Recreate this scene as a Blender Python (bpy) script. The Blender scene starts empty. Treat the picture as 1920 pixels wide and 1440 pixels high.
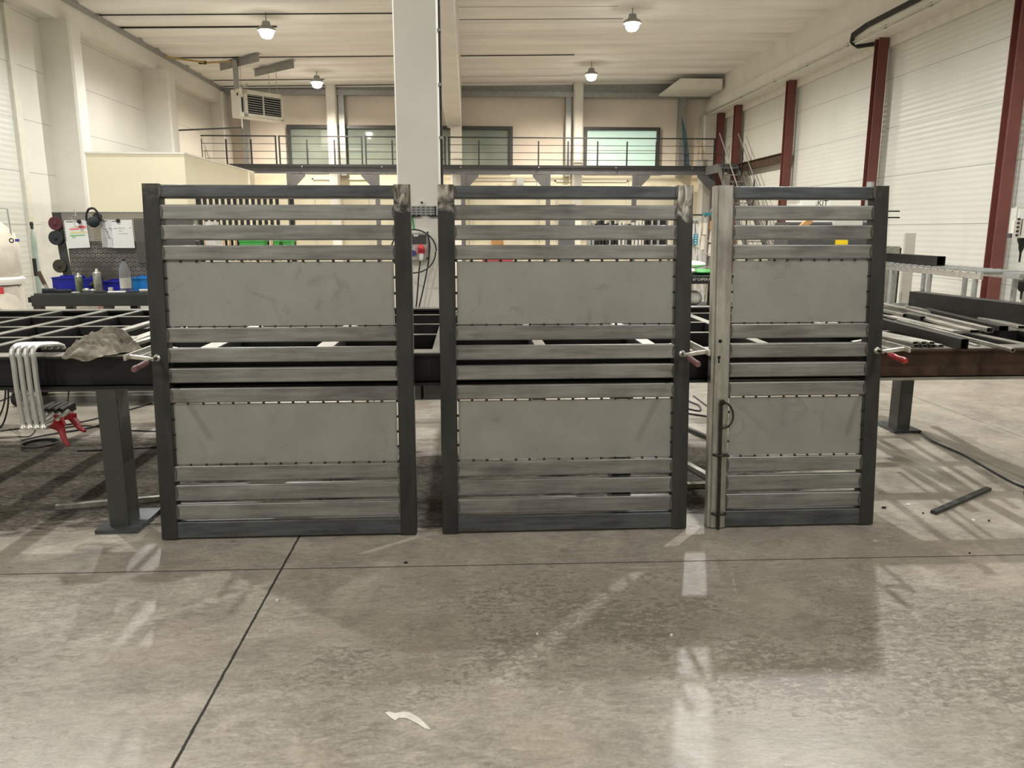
import bpy, math, random
from mathutils import Vector, Matrix
random.seed(7)
SC = bpy.context.scene
COL = SC.collection
PI = math.pi

# ------------------------------------------------------------------ camera
F = 1442.0
PITCH = math.atan(288 / F)
YAW = math.atan(83 / F * math.cos(PITCH))
EYE = 1.5
_s, _c, _sp, _cp = math.sin(YAW), math.cos(YAW), math.sin(PITCH), math.cos(PITCH)
FW = Vector((_s * _cp, _c * _cp, -_sp)); RT = Vector((_c, -_s, 0)); UP = Vector((_s * _sp, _c * _sp, _cp))
def _ray(x, y): return FW + RT * ((x - 960) / F) + UP * ((720 - y) / F)
def aty(x, y, Y):
    d = _ray(x, y); t = Y / d[1]; return Vector((d[0] * t, Y, EYE + d[2] * t))
def atx(x, y, X):
    d = _ray(x, y); t = X / d[0]; return Vector((X, d[1] * t, EYE + d[2] * t))
def atz(x, y, Z):
    d = _ray(x, y); t = (Z - EYE) / d[2]; return Vector((d[0] * t, d[1] * t, Z))
cam = bpy.data.cameras.new('camera'); cam.sensor_width = 36; cam.lens = F / 1920 * 36
cam.clip_start = .05; cam.clip_end = 200
camo = bpy.data.objects.new('camera', cam); COL.objects.link(camo)
camo.matrix_world = Matrix(((RT[0], UP[0], -FW[0], 0), (RT[1], UP[1], -FW[1], 0), (RT[2], UP[2], -FW[2], EYE), (0, 0, 0, 1)))
SC.camera = camo
SC.view_settings.view_transform = 'Standard'; SC.view_settings.look = 'None'
SC.view_settings.gamma = 1; SC.view_settings.use_curve_mapping = False
SC.view_settings.exposure = 0.12
w = bpy.data.worlds.new('world'); SC.world = w; w.use_nodes = True
w.node_tree.nodes['Background'].inputs[0].default_value = (.02, .022, .025, 1)
w.node_tree.nodes['Background'].inputs[1].default_value = 1

# ------------------------------------------------------------------ materials
def lin(c):
    r = []
    for v in c:
        v /= 255.0
        r.append(v / 12.92 if v <= .04045 else ((v + .055) / 1.055) ** 2.4)
    return (*r, 1)
class NT:
    def __init__(s, name):
        s.m = bpy.data.materials.new(name); s.m.use_nodes = True
        s.t = s.m.node_tree; s.b = s.t.nodes['Principled BSDF']; s.out = s.t.nodes['Material Output']
    def n(s, typ, **kw):
        o = s.t.nodes.new(typ)
        for k, v in kw.items(): setattr(o, k, v)
        return o
    def l(s, a, b): s.t.links.new(a, b)
    def coords(s, scale=(1, 1, 1), rnd=False):
        tc = s.n('ShaderNodeTexCoord'); mp = s.n('ShaderNodeMapping'); mp.inputs['Scale'].default_value = scale
        s.l(tc.outputs['Object'], mp.inputs[0])
        if rnd:
            oi = s.n('ShaderNodeObjectInfo'); mu = s.n('ShaderNodeMath', operation='MULTIPLY'); mu.inputs[1].default_value = 50
            s.l(oi.outputs['Random'], mu.inputs[0]); s.l(mu.outputs[0], mp.inputs['Location'])
        return mp.outputs[0]
    def noise(s, vec, scale, detail=4, rough=.55, dist=0):
        o = s.n('ShaderNodeTexNoise'); o.inputs['Scale'].default_value = scale; o.inputs['Detail'].default_value = detail
        o.inputs['Roughness'].default_value = rough; o.inputs['Distortion'].default_value = dist
        s.l(vec, o.inputs['Vector']); return o.outputs['Fac']
    def ramp(s, fac, stops):
        o = s.n('ShaderNodeValToRGB'); e = o.color_ramp.elements
        while len(e) < len(stops): e.new(.5)
        for i, (p, c) in enumerate(stops):
            e[i].position = p; e[i].color = c if len(c) == 4 else lin(c)
        s.l(fac, o.inputs[0]); return o.outputs[0]
    def mix(s, fac, a, b, mode='MIX'):
        o = s.n('ShaderNodeMix', data_type='RGBA', blend_type=mode)
        for sock, v in ((o.inputs['Factor'], fac), (o.inputs['A'], a), (o.inputs['B'], b)):
            if isinstance(v, (float, int)): sock.default_value = v
            elif isinstance(v, tuple): sock.default_value = v if len(v) == 4 else lin(v)
            else: s.l(v, sock)
        return o.outputs['Result']
    def math(s, op, a, b=None, c=None):
        o = s.n('ShaderNodeMath', operation=op)
        for i, v in enumerate((a, b, c)):
            if v is None: continue
            if isinstance(v, (int, float)): o.inputs[i].default_value = v
            else: s.l(v, o.inputs[i])
        return o.outputs[0]
    def rng(s, v, a, b, c=0., d=1.):
        o = s.n('ShaderNodeMapRange'); o.inputs[1].default_value = a; o.inputs[2].default_value = b
        o.inputs[3].default_value = c; o.inputs[4].default_value = d; s.l(v, o.inputs[0]); return o.outputs[0]
    def bump(s, h, strength=.3, dist=.01):
        o = s.n('ShaderNodeBump'); o.inputs['Strength'].default_value = strength; o.inputs['Distance'].default_value = dist
        s.l(h, o.inputs['Height']); s.l(o.outputs[0], s.b.inputs['Normal'])
    def set(s, col=None, rough=None, metal=None, **kw):
        for k, v in (('Base Color', col), ('Roughness', rough), ('Metallic', metal)):
            if v is None: continue
            if isinstance(v, (int, float)): s.b.inputs[k].default_value = v
            elif isinstance(v, tuple): s.b.inputs[k].default_value = v if len(v) == 4 else lin(v)
            else: s.l(v, s.b.inputs[k])
        for k, v in kw.items():
            s.b.inputs[k].default_value = v
        return s.m
def var(c, f): return tuple(max(0, min(255, v * f)) for v in c)
def simple(name, c, rough=.5, metal=0., amt=.12, scale=6, stretch=(1, 1, 1), bump=0., rnd=True, **kw):
    t = NT(name); v = t.coords(stretch, rnd)
    n = t.noise(v, scale, 5, .6)
    col = t.ramp(n, [(.3, var(c, 1 - amt)), (.7, var(c, 1 + amt))])
    if bump: t.bump(n, bump, .005)
    return t.set(col, rough, metal, **kw)
def steel(name, dark, light, rough=.42, metal=.75, stretch=(1, 1, 1), scale=14, smear=None):
    """mill finish steel: streaks along the stretched axis plus cloudy blotches"""
    t = NT(name); v = t.coords(stretch, True); v2 = t.coords((1, 1, 1), True)
    s1 = t.noise(v, scale, 6, .65); s2 = t.noise(v2, 3.5, 5, .6)
    f = t.math('ADD', t.math('MULTIPLY', s1, .6), t.math('MULTIPLY', s2, .4))
    col = t.ramp(f, [(.34, dark), (.64, light)])
    if smear:
        s3 = t.noise(v2, 7, 5, .7, 1.2)
        col = t.mix(t.rng(s3, .58, .72, 0, .55), col, smear)
    ro = t.rng(s2, .3, .7, rough - .08, rough + .1)
    t.bump(s1, .06, .002)
    return t.set(col, ro, metal)
M = {}
M['mill'] = steel('mill_scale_steel', (44, 44, 43), (66, 66, 64), .42, .55, (1, 1, .2), 10)
M['rail'] = steel('dark_blue_rail_steel', (56, 58, 60), (100, 102, 103), .4, .55, (.12, 1, 1), 34)
M['slat'] = steel('grey_slat_steel', (100, 99, 96), (152, 150, 146), .34, .6, (.08, 1, 1), 42)
M['brushed'] = steel('ground_bright_steel', (122, 120, 112), (188, 185, 175), .34, .7, (1, 1, .12), 22)
M['sheet'] = steel('grey_sheet_steel', (138, 136, 130), (151, 149, 142), .5, .45, (1, 1, 1), 5, smear=(114, 112, 106))
M['weld'] = simple('weld_bead_metal', (50, 48, 44), .35, .7, .3, 60)
M['ground'] = steel('ground_patch_steel', (110, 106, 96), (215, 210, 198), .28, .85, (1, 1, .3), 22)
M['black'] = simple('black_steel', (30, 30, 30), .5, .3, .25, 9)
M['bead'] = simple('dull_weld_seam', (84, 82, 77), .45, .5, .2, 40)
M['flange'] = steel('worn_flange_steel', (96, 93, 86), (156, 152, 142), .4, .6, (.4, 1, 1), 18)
M['rust'] = simple('rusty_brown_steel', (66, 47, 34), .65, .25, .3, 8)
M['grey_paint'] = simple('dark_grey_paint', (54, 55, 51), .45, .0, .08, 5)
M['raw'] = steel('raw_tube_steel', (118, 115, 107), (180, 176, 166), .38, .65, (1, .3, 1), 20)
M['darktube'] = simple('dark_tube_steel', (44, 44, 42), .45, .5, .15, 7)
M['hollow'] = simple('painted_hole_black', (12, 12, 12), .9, 0, 0, 5)  # flat black painted where openings would lie in shade
M['zinc'] = simple('zinc_plated_steel', (196, 194, 184), .3, .75, .1, 20)
M['red'] = simple('red_plastic', (128, 16, 22), .4, 0, .08, 9)
M['redwood'] = simple('faded_red_wood_handle', (112, 78, 76), .55, 0, .12, 20)
M['redgloss'] = simple('red_lacquer_handle', (146, 40, 38), .35, 0, .1, 20)
M['oxide'] = simple('red_oxide_paint', (108, 60, 53), .55, 0, .07, 3)
M['cable'] = simple('black_cable_rubber', (26, 25, 24), .55, 0, .1, 20)
M['rubber'] = simple('black_rubber', (30, 30, 30), .7, 0, .15, 20)
M['blue'] = simple('blue_plastic', (22, 28, 150), .4, 0, .05, 6)
M['skyblue'] = simple('sky_blue_plastic', (24, 122, 200), .4, 0, .05, 6)
M['white'] = simple('white_paint', (228, 226, 216), .5, 0, .02, 5)
M['offwhite'] = simple('off_white_paint', (214, 210, 198), .5, 0, .04, 5)
M['cream'] = simple('cream_panel', (222, 214, 188), .5, 0, .015, 2)
M['greybox'] = simple('light_grey_plastic', (190, 188, 180), .45, 0, .03, 5)
M['darkgrey'] = simple('dark_grey_plastic', (70, 71, 72), .4, 0, .06, 8)
M['galv'] = simple('galvanised_steel', (156, 158, 156), .42, .45, .05, 9)
M['boardgrey'] = simple('grey_board', (172, 167, 156), .6, 0, .04, 4)
M['bluesheet'] = simple('dull_blue_plastic_film', (62, 92, 102), .4, 0, .12, 3)
M['mezz'] = simple('mezzanine_grey_steel', (92, 92, 94), .5, .1, .08, 3)
M['railing'] = simple('black_railing_steel', (46, 47, 50), .45, .2, .1, 6)
M['green'] = simple('green_plastic', (58, 150, 66), .5, 0, .06, 6)
M['teal'] = simple('teal_plastic', (30, 112, 128), .5, 0, .08, 8)
M['tan'] = simple('tan_cardboard', (176, 132, 84), .8, 0, .1, 8)
M['yellow'] = simple('yellow_plastic', (228, 196, 30), .45, 0, .05, 8)
M['bag'] = simple('pale_filter_cloth', (206, 198, 182), .9, 0, .07, 5, bump=.3)
M['ducthose'] = simple('grey_duct_plastic', (104, 100, 96), .5, 0, .08, 10)
M['alu'] = simple('aluminium', (190, 190, 186), .35, .7, .06, 14)
M['wood'] = simple('pale_wood', (196, 164, 124), .7, 0, .12, 9, (1, 1, .2))
M['paper'] = simple('white_paper', (226, 226, 222), .8, 0, .015, 8)
M['scrap'] = simple('torn_white_paper', (206, 202, 190), .8, 0, .05, 30)
M['ink'] = simple('grey_ink', (120, 120, 128), .8, 0, 0, 5)
M['pink'] = simple('pink_highlighter', (238, 120, 124), .8, 0, 0, 5)
M['limegreen'] = simple('green_highlighter', (120, 190, 110), .8, 0, 0, 5)
M['lemon'] = simple('yellow_highlighter', (226, 214, 150), .8, 0, 0, 5)
M['maroon'] = simple('maroon_abrasive', (86, 42, 48), .9, 0, .12, 40)
M['charcoal'] = simple('charcoal_abrasive', (44, 46, 50), .9, 0, .15, 40)
M['olive'] = simple('olive_abrasive', (60, 56, 40), .9, 0, .15, 40)
M['brown'] = simple('brown_handle', (84, 62, 50), .5, 0, .15, 12)
M['cangreen'] = simple('green_can_label', (92, 100, 74), .4, 0, .25, 30)
M['cangrey'] = simple('grey_can_label', (136, 135, 124), .4, .2, .15, 30)
M['tape'] = simple('navy_mark', (70, 66, 140), .7, 0, 0, 5)
M['redtape'] = simple('red_tape', (196, 56, 66), .5, 0, .1, 10)
M['pipeyellow'] = simple('yellow_gas_pipe', (176, 150, 90), .5, 0, .05, 8)
M['terracotta'] = simple('reddish_brown_board', (150, 112, 100), .7, 0, .1, 8)
M['gascyl'] = simple('grey_green_cylinder_paint', (150, 166, 156), .4, 0, .08, 6)
M['concrete'] = simple('painted_concrete', (219, 216, 207), .7, 0, .03, 1.2, rnd=False)
M['plaster'] = simple('smooth_white_wall', (220, 216, 206), .7, 0, .02, .8, rnd=False)
M['backwall'] = simple('beige_rear_wall', (234, 224, 211), .7, 0, .03, .8, rnd=False)
M['ceil'] = simple('pale_concrete_planks', (236, 233, 227), .75, 0, .05, .9, (.3, 2, 1), rnd=False)
def m_glass():
    t = NT('clear_plastic')
    return t.set((235, 240, 238), .08, 0, **{'Transmission Weight': .85, 'IOR': 1.3, 'Alpha': .75})
M['glass'] = m_glass()
def m_pane():
    t = NT('dull_green_window_glass'); v = t.coords((1, 1, 1), True)
    col = t.ramp(t.noise(v, .6, 3), [(.35, (128, 140, 132)), (.65, (150, 160, 150))])
    return t.set(col, .04, 0, **{'Specular IOR Level': .5})
M['pane'] = m_pane()
def m_emit(name, c, s):
    t = NT(name); t.b.inputs['Emission Color'].default_value = lin(c); t.b.inputs['Emission Strength'].default_value = s
    return t.set(c, .4)
M['lens'] = m_emit('lamp_lens', (255, 250, 240), 30)
M['backlit'] = m_emit('lit_window_glass', (196, 226, 214), .4)
def m_sandwich(name, c, amp):
    t = NT(name); tc = t.n('ShaderNodeTexCoord'); sx = t.n('ShaderNodeSeparateXYZ'); t.l(tc.outputs['Object'], sx.inputs[0])
    z = sx.outputs['Z']
    wav = t.math('SINE', t.math('MULTIPLY', z, 2 * PI / .1))
    j = t.math('ABSOLUTE', t.math('SUBTRACT', t.math('FRACT', t.math('DIVIDE', t.math('SUBTRACT', z, .165), .965)), .5))
    joint = t.math('LESS_THAN', j, .006)
    n = t.noise(t.coords(), .7, 3)
    col = t.mix(joint, t.ramp(n, [(.3, var(c, .98)), (.7, var(c, 1.02))]), var(c, .72))
    t.bump(wav, amp, .004)
    return t.set(col, .32, 0.)
M['sandwich'] = m_sandwich('white_sandwich_panel', (208, 209, 201), .35)
M['sandwich_smooth'] = m_sandwich('white_wall_panel', (216, 213, 204), .04)
def m_perf():
    t = NT('perforated_steel'); tc = t.n('ShaderNodeTexCoord'); sx = t.n('ShaderNodeSeparateXYZ'); t.l(tc.outputs['Object'], sx.inputs[0])
    x = t.math('MULTIPLY', sx.outputs['X'], 72.); z = t.math('MULTIPLY', sx.outputs['Z'], 80.)
    row = t.math('MULTIPLY', t.math('FLOOR', z), .5)
    fx = t.math('SUBTRACT', t.math('FRACT', t.math('ADD', x, row)), .5); fz = t.math('SUBTRACT', t.math('FRACT', z), .5)
    d = t.math('SQRT', t.math('ADD', t.math('MULTIPLY', fx, fx), t.math('MULTIPLY', fz, fz)))
    hole = t.math('LESS_THAN', d, .33)
    t.set((100, 97, 92), .5, .3)
    al = t.math('SUBTRACT', 1., hole); t.l(al, t.b.inputs['Alpha'])
    return t.m
M['perf'] = m_perf()
def m_rosette():
    t = NT('rosette_pressed_steel'); tc = t.n('ShaderNodeTexCoord'); sx = t.n('ShaderNodeSeparateXYZ'); t.l(tc.outputs['Object'], sx.inputs[0])
    x = t.math('MULTIPLY', sx.outputs['X'], 20.); z = t.math('MULTIPLY', sx.outputs['Z'], 23.)
    fx = t.math('SUBTRACT', t.math('FRACT', t.math('ADD', x, t.math('MULTIPLY', t.math('FLOOR', z), .5))), .5); fz = t.math('SUBTRACT', t.math('FRACT', z), .5)
    d = t.math('SQRT', t.math('ADD', t.math('MULTIPLY', fx, fx), t.math('MULTIPLY', fz, fz)))
    ring = t.math('MULTIPLY', t.rng(d, .24, .3), t.rng(d, .38, .46, 1, 0)); dot = t.rng(d, .1, .15, 1, 0)
    k = t.math('MULTIPLY', t.math('MAXIMUM', ring, t.math('MULTIPLY', dot, .8)), t.rng(t.noise(t.coords(), 3.5, 2), .42, .62, .1, .9))
    return t.set(t.mix(k, (74, 70, 65), (170, 165, 156)), .5, .3)
M['perfback'] = m_rosette()
M['paper_shaded'] = simple('shaded_white_paper', (208, 208, 206), .8, 0, .015, 8)  # white paper tinted darker in place of the overlap shadow
def m_cloth():
    t = NT('grimy_grey_cloth'); v = t.coords()
    col = t.ramp(t.noise(v, 9, 6, .7), [(.3, (82, 78, 70)), (.5, (132, 126, 113)), (.7, (176, 169, 153))])
    t.bump(t.noise(v, 45, 3), .4, .006)
    return t.set(col, .95, 0)
M['cloth'] = m_cloth()
def m_floor():
    t = NT('polished_concrete_floor'); v = t.coords()
    sx = t.n('ShaderNodeSeparateXYZ'); t.l(v, sx.inputs[0]); X, Y = sx.outputs['X'], sx.outputs['Y']
    big = t.noise(v, .55, 4, .6); mid = t.noise(v, 3.2, 6, .65, .4)
    trowel = t.noise(t.coords((1, 2.6, 1)), 15, 6, .72, 1.0)
    fine = t.noise(v, 70, 4, .7)
    f = t.math('ADD', t.math('MULTIPLY', mid, .36), t.math('ADD', t.math('MULTIPLY', trowel, .4), t.math('MULTIPLY', fine, .24)))
    col = t.ramp(f, [(.39, (114, 107, 97)), (.49, (144, 136, 124)), (.6, (173, 165, 152))])
    warm = t.mix(t.rng(t.noise(v, 1.4, 3), .5, .72, 0, .35), col, (176, 156, 140))
    col = t.mix(t.rng(big, .35, .7, 0, .35), warm, (154, 148, 134))
    # pitted dark wear patches
    def blob(cx, cy, rx, ry):
        a = t.math('DIVIDE', t.math('SUBTRACT', X, cx), rx); b = t.math('DIVIDE', t.math('SUBTRACT', Y, cy), ry)
        return t.rng(t.math('ADD', t.math('MULTIPLY', a, a), t.math('MULTIPLY', b, b)), 0, 1, 1, 0)
    reg = t.math('MAXIMUM', blob(.5, 2.75, .8, .65), t.math('MAXIMUM', blob(1.25, 2.35, .8, .4), t.math('MAXIMUM', blob(1.75, 2.5, .7, .5), t.math('MULTIPLY', blob(-.3, 2.45, .5, .3), .7))))
    pit = t.noise(t.coords((1, 1.6, 1)), 27, 9, .78, .5)
    pitm = t.rng(t.math('ADD', t.math('MULTIPLY', t.math('ADD', pit, t.math('MULTIPLY', mid, .6)), .625), t.math('MULTIPLY', reg, .085)), .553, .61, 0, .72)
    col = t.mix(t.math('MULTIPLY', pitm, t.rng(reg, 0, .5, .08, 1)), col, (104, 97, 86))
    # scattered dark spots
    vo = t.n('ShaderNodeTexVoronoi'); vo.inputs['Scale'].default_value = 1.7; t.l(t.coords((1, 1, 1)), vo.inputs['Vector'])
    sp = t.rng(t.math('ADD', vo.outputs['Distance'], t.math('MULTIPLY', mid, .12)), .1, .125, .5, 0)
    col = t.mix(sp, col, (112, 106, 96))
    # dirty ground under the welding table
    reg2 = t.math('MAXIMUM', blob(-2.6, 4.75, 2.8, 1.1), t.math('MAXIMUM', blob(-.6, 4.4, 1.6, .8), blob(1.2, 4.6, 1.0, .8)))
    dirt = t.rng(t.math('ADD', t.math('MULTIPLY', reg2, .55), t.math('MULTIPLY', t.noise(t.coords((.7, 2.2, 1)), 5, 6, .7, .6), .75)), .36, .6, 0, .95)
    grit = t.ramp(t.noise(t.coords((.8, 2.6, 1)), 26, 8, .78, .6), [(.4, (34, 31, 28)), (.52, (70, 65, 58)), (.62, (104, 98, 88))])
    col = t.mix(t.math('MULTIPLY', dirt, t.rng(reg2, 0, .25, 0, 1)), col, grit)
    # saw-cut joints
    wob = t.math('MULTIPLY', t.math('SUBTRACT', t.noise(v, 25, 3), .5), .008)
    def line(co, at, hw, slope=None, other=None):
        e = t.math('SUBTRACT', t.math('ADD', co, wob), at)
        if slope: e = t.math('SUBTRACT', e, t.math('MULTIPLY', other, slope))
        return t.rng(t.math('ABSOLUTE', e), hw * .6, hw, 1, 0)
    jn = t.math('MAXIMUM', line(X, -.857, .0065), t.math('MAXIMUM', t.math('MULTIPLY', line(Y, 3.287, .006, -.0113, X), .8), t.math('MULTIPLY', line(X, 4.08, .006), .7)))
    jn = t.math('MAXIMUM', jn, t.math('MULTIPLY', line(Y, 8.6, .01), .6))
    col = t.mix(t.math('MULTIPLY', jn, .95), col, (30, 28, 25))
    hgt = t.math('ADD', t.math('MULTIPLY', trowel, .6), t.math('MULTIPLY', mid, .7))
    t.bump(hgt, .22, .008)
    ro = t.rng(trowel, .3, .7, .26, .46)
    dm = t.math('MULTIPLY', dirt, t.rng(reg2, 0, .25, 0, 1))
    ro = t.math('ADD', t.math('ADD', ro, t.math('MULTIPLY', jn, .5)), t.math('MULTIPLY', dm, .45))
    t.l(t.math('MULTIPLY', t.math('SUBTRACT', 1.05, dm), .38), t.b.inputs['Specular IOR Level'])
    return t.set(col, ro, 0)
M['floor'] = m_floor()
# ------------------------------------------------------------------ mesh helpers
class MB:
    def __init__(s): s.v = []; s.f = []; s.wn = False
    def add(s, vs, fs):
        o = len(s.v); s.v += [tuple(v) for v in vs]; s.f += [tuple(i + o for i in f) for f in fs]; return s
    def box(s, x0, x1, y0, y1, z0, z1):
        return s.add([(x, y, z) for z in (z0, z1) for y in (y0, y1) for x in (x0, x1)],
                     [(0, 2, 3, 1), (4, 5, 7, 6), (0, 1, 5, 4), (2, 6, 7, 3), (0, 4, 6, 2), (1, 3, 7, 5)])
    def prism(s, poly, ax, a0, a1, tf=None):
        """poly = list of (u,v); axis X: (y,z), Y: (x,z), Z: (x,y)"""
        n = len(poly); s.wn = s.wn or n > 6
        def P(u, v, a): return {'X': (a, u, v), 'Y': (u, a, v), 'Z': (u, v, a)}[ax]
        vs = [P(u, v, a0) for u, v in poly] + [P(u, v, a1) for u, v in poly]
        if tf: vs = [tf(v) for v in vs]
        fs = [tuple(range(n - 1, -1, -1)), tuple(range(n, 2 * n))] + [(i, (i + 1) % n, n + (i + 1) % n, n + i) for i in range(n)]
        return s.add(vs, fs)
    def rtube(s, ax, a0, a1, u0, u1, v0, v1, r=.008, seg=3):
        return s.prism(rrect(u0, u1, v0, v1, r, seg), ax, a0, a1)
    def obar(s, p0, p1, w, h, up=(0, 0, 1), r=0):
        """solid bar from p0 to p1 (axis), w across, h along up"""
        p0, p1 = Vector(p0), Vector(p1); d = (p1 - p0).normalized(); u = Vector(up); sd = d.cross(u).normalized(); u = sd.cross(d)
        poly = rrect(-w / 2, w / 2, -h / 2, h / 2, r) if r else [(-w / 2, -h / 2), (w / 2, -h / 2), (w / 2, h / 2), (-w / 2, h / 2)]
        n = len(poly); s.wn = s.wn or bool(r)
        vs = [p + sd * a + u * b for p in (p0, p1) for a, b in poly]
        return s.add(vs, [tuple(range(n - 1, -1, -1)), tuple(range(n, 2 * n))] + [(i, (i + 1) % n, n + (i + 1) % n, n + i) for i in range(n)])
    def profile(s, p0, p1, poly, up=(0, 0, 1)):
        p0, p1 = Vector(p0), Vector(p1); d = (p1 - p0).normalized(); u = Vector(up); sd = d.cross(u).normalized(); u = sd.cross(d)
        n = len(poly); vs = [p + sd * a + u * b for p in (p0, p1) for a, b in poly]
        return s.add(vs, [tuple(range(n - 1, -1, -1)), tuple(range(n, 2 * n))] + [(i, (i + 1) % n, n + (i + 1) % n, n + i) for i in range(n)])
    def hollow(s, p0, p1, w, h, t=.003, up=(0, 0, 1), r=.004):
        p0, p1 = Vector(p0), Vector(p1); d = (p1 - p0).normalized(); u = Vector(up); sd = d.cross(u).normalized(); u = sd.cross(d)
        po = rrect(-w / 2, w / 2, -h / 2, h / 2, r, 2); pi = rrect(-w / 2 + t, w / 2 - t, -h / 2 + t, h / 2 - t, max(r - t, .0008), 2)
        n = len(po); s.wn = True
        vs = [p + sd * a + u * b for p in (p0, p1) for a, b in po] + [p + sd * a + u * b for p in (p0, p1) for a, b in pi]
        fs = []
        for i in range(n):
            j = (i + 1) % n
            fs += [(i, j, n + j, n + i), (2 * n + j, 2 * n + i, 3 * n + i, 3 * n + j), (j, i, 2 * n + i, 2 * n + j), (n + i, n + j, 3 * n + j, 3 * n + i)]
        return s.add(vs, fs)
    def cyl(s, p0, p1, r0, r1=None, n=16):
        p0, p1 = Vector(p0), Vector(p1); r1 = r0 if r1 is None else r1; d = (p1 - p0).normalized()
        a = d.orthogonal().normalized(); b = d.cross(a)
        vs = [p + (a * math.cos(2 * PI * i / n) + b * math.sin(2 * PI * i / n)) * r for p, r in ((p0, r0), (p1, r1)) for i in range(n)]
        return s.add(vs, [tuple(range(n - 1, -1, -1)), tuple(range(n, 2 * n))] + [(i, (i + 1) % n, n + (i + 1) % n, n + i) for i in range(n)])
    def lathe(s, c, prof, n=20, d=(0, 0, 1)):
        """prof = (radius, height) pairs along direction d from c"""
        c, d = Vector(c), Vector(d).normalized(); a = d.orthogonal().normalized(); b = d.cross(a); vs = []; fs = []
        for r, h in prof:
            vs += [c + d * h + (a * math.cos(2 * PI * i / n) + b * math.sin(2 * PI * i / n)) * max(r, .0002) for i in range(n)]
        for k in range(len(prof) - 1):
            fs += [(k * n + i, k * n + (i + 1) % n, (k + 1) * n + (i + 1) % n, (k + 1) * n + i) for i in range(n)]
        fs += [tuple(range(n - 1, -1, -1)), tuple(range((len(prof) - 1) * n, len(prof) * n))]
        return s.add(vs, fs)
    def tube(s, pts, r, n=8, smooth=0, radii=None):
        P = [Vector(p) for p in pts]
        if smooth: P = catmull(P, smooth)
        m = len(P); vs = []; fs = []; a = None
        for i in range(m):
            d = (P[min(i + 1, m - 1)] - P[max(i - 1, 0)]).normalized()
            a = d.orthogonal().normalized() if a is None else (a - d * a.dot(d)).normalized()
            b = d.cross(a); rr = r if radii is None else radii[0] + (radii[1] - radii[0]) * i / (m - 1)
            vs += [P[i] + (a * math.cos(2 * PI * k / n) + b * math.sin(2 * PI * k / n)) * rr for k in range(n)]
        for i in range(m - 1):
            fs += [(i * n + k, i * n + (k + 1) % n, (i + 1) * n + (k + 1) % n, (i + 1) * n + k) for k in range(n)]
        fs += [tuple(range(n - 1, -1, -1)), tuple(range((m - 1) * n, m * n))]
        return s.add(vs, fs)
    def ball(s, c, r, n=10, sc=(1, 1, 1)):
        c = Vector(c); m = n // 2 + 1; vs = []; fs = []
        for j in range(1, m):
            th = PI * j / m
            vs += [c + Vector((r * sc[0] * math.sin(th) * math.cos(2 * PI * i / n), r * sc[1] * math.sin(th) * math.sin(2 * PI * i / n), r * sc[2] * math.cos(th))) for i in range(n)]
        k = m - 1
        for j in range(k - 1):
            fs += [(j * n + i, (j + 1) * n + i, (j + 1) * n + (i + 1) % n, j * n + (i + 1) % n) for i in range(n)]
        vs += [c + Vector((0, 0, r * sc[2])), c - Vector((0, 0, r * sc[2]))]
        fs += [(k * n, i, (i + 1) % n) for i in range(n)] + [(k * n + 1, (k - 1) * n + (i + 1) % n, (k - 1) * n + i) for i in range(n)]
        return s.add(vs, fs)
    def torus(s, c, R, r, n=24, m=8, d=(0, 0, 1)):
        c, d = Vector(c), Vector(d).normalized(); a = d.orthogonal().normalized(); b = d.cross(a); vs = []; fs = []
        for i in range(n):
            e = a * math.cos(2 * PI * i / n) + b * math.sin(2 * PI * i / n)
            vs += [c + e * (R + r * math.cos(2 * PI * k / m)) + d * r * math.sin(2 * PI * k / m) for k in range(m)]
        for i in range(n):
            for k in range(m):
                j = (i + 1) % n; l = (k + 1) % m; fs.append((i * m + k, j * m + k, j * m + l, i * m + l))
        return s.add(vs, fs)
    def mesh(s, name, mat, off=None, sharp=35):
        me = bpy.data.meshes.new(name); vs = s.v
        if off is not None: vs = [(v[0] - off[0], v[1] - off[1], v[2] - off[2]) for v in vs]
        me.from_pydata(vs, [], s.f); me.validate(); me.materials.append(M[mat] if isinstance(mat, str) else mat)
        me.polygons.foreach_set('use_smooth', [True] * len(me.polygons)); me.set_sharp_from_angle(angle=math.radians(sharp))
        me.update(); return me
def rrect(u0, u1, v0, v1, r, seg=3):
    r = min(r, (u1 - u0) / 2 - 1e-5, (v1 - v0) / 2 - 1e-5); out = []
    for cx, cy, a0 in ((u1 - r, v0 + r, -PI / 2), (u1 - r, v1 - r, 0), (u0 + r, v1 - r, PI / 2), (u0 + r, v0 + r, PI)):
        out += [(cx + r * math.cos(a0 + PI / 2 * i / seg), cy + r * math.sin(a0 + PI / 2 * i / seg)) for i in range(seg + 1)]
    return out
def catmull(P, k):
    out = []; n = len(P)
    for i in range(n - 1):
        p0, p1, p2, p3 = P[max(i - 1, 0)], P[i], P[i + 1], P[min(i + 2, n - 1)]
        for j in range(k):
            t = j / k
            out.append(.5 * ((2 * p1) + (p2 - p0) * t + (2 * p0 - 5 * p1 + 4 * p2 - p3) * t * t + (3 * p1 - p0 - 3 * p2 + p3) * t ** 3))
    out.append(P[-1]); return out
def wn(o):
    m = o.modifiers.new('weighted_normals', 'WEIGHTED_NORMAL'); m.keep_sharp = True; m.weight = 80
def tag(o, label, cat, group=None, kind=None):
    o['label'] = label; o['category'] = cat
    if group: o['group'] = group
    if kind: o['kind'] = kind
    return o
def thing(name, label, cat, loc=(0, 0, 0), group=None):
    o = bpy.data.objects.new(name, None); COL.objects.link(o); o.location = loc; o.empty_display_size = .1
    return tag(o, label, cat, group)
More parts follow.
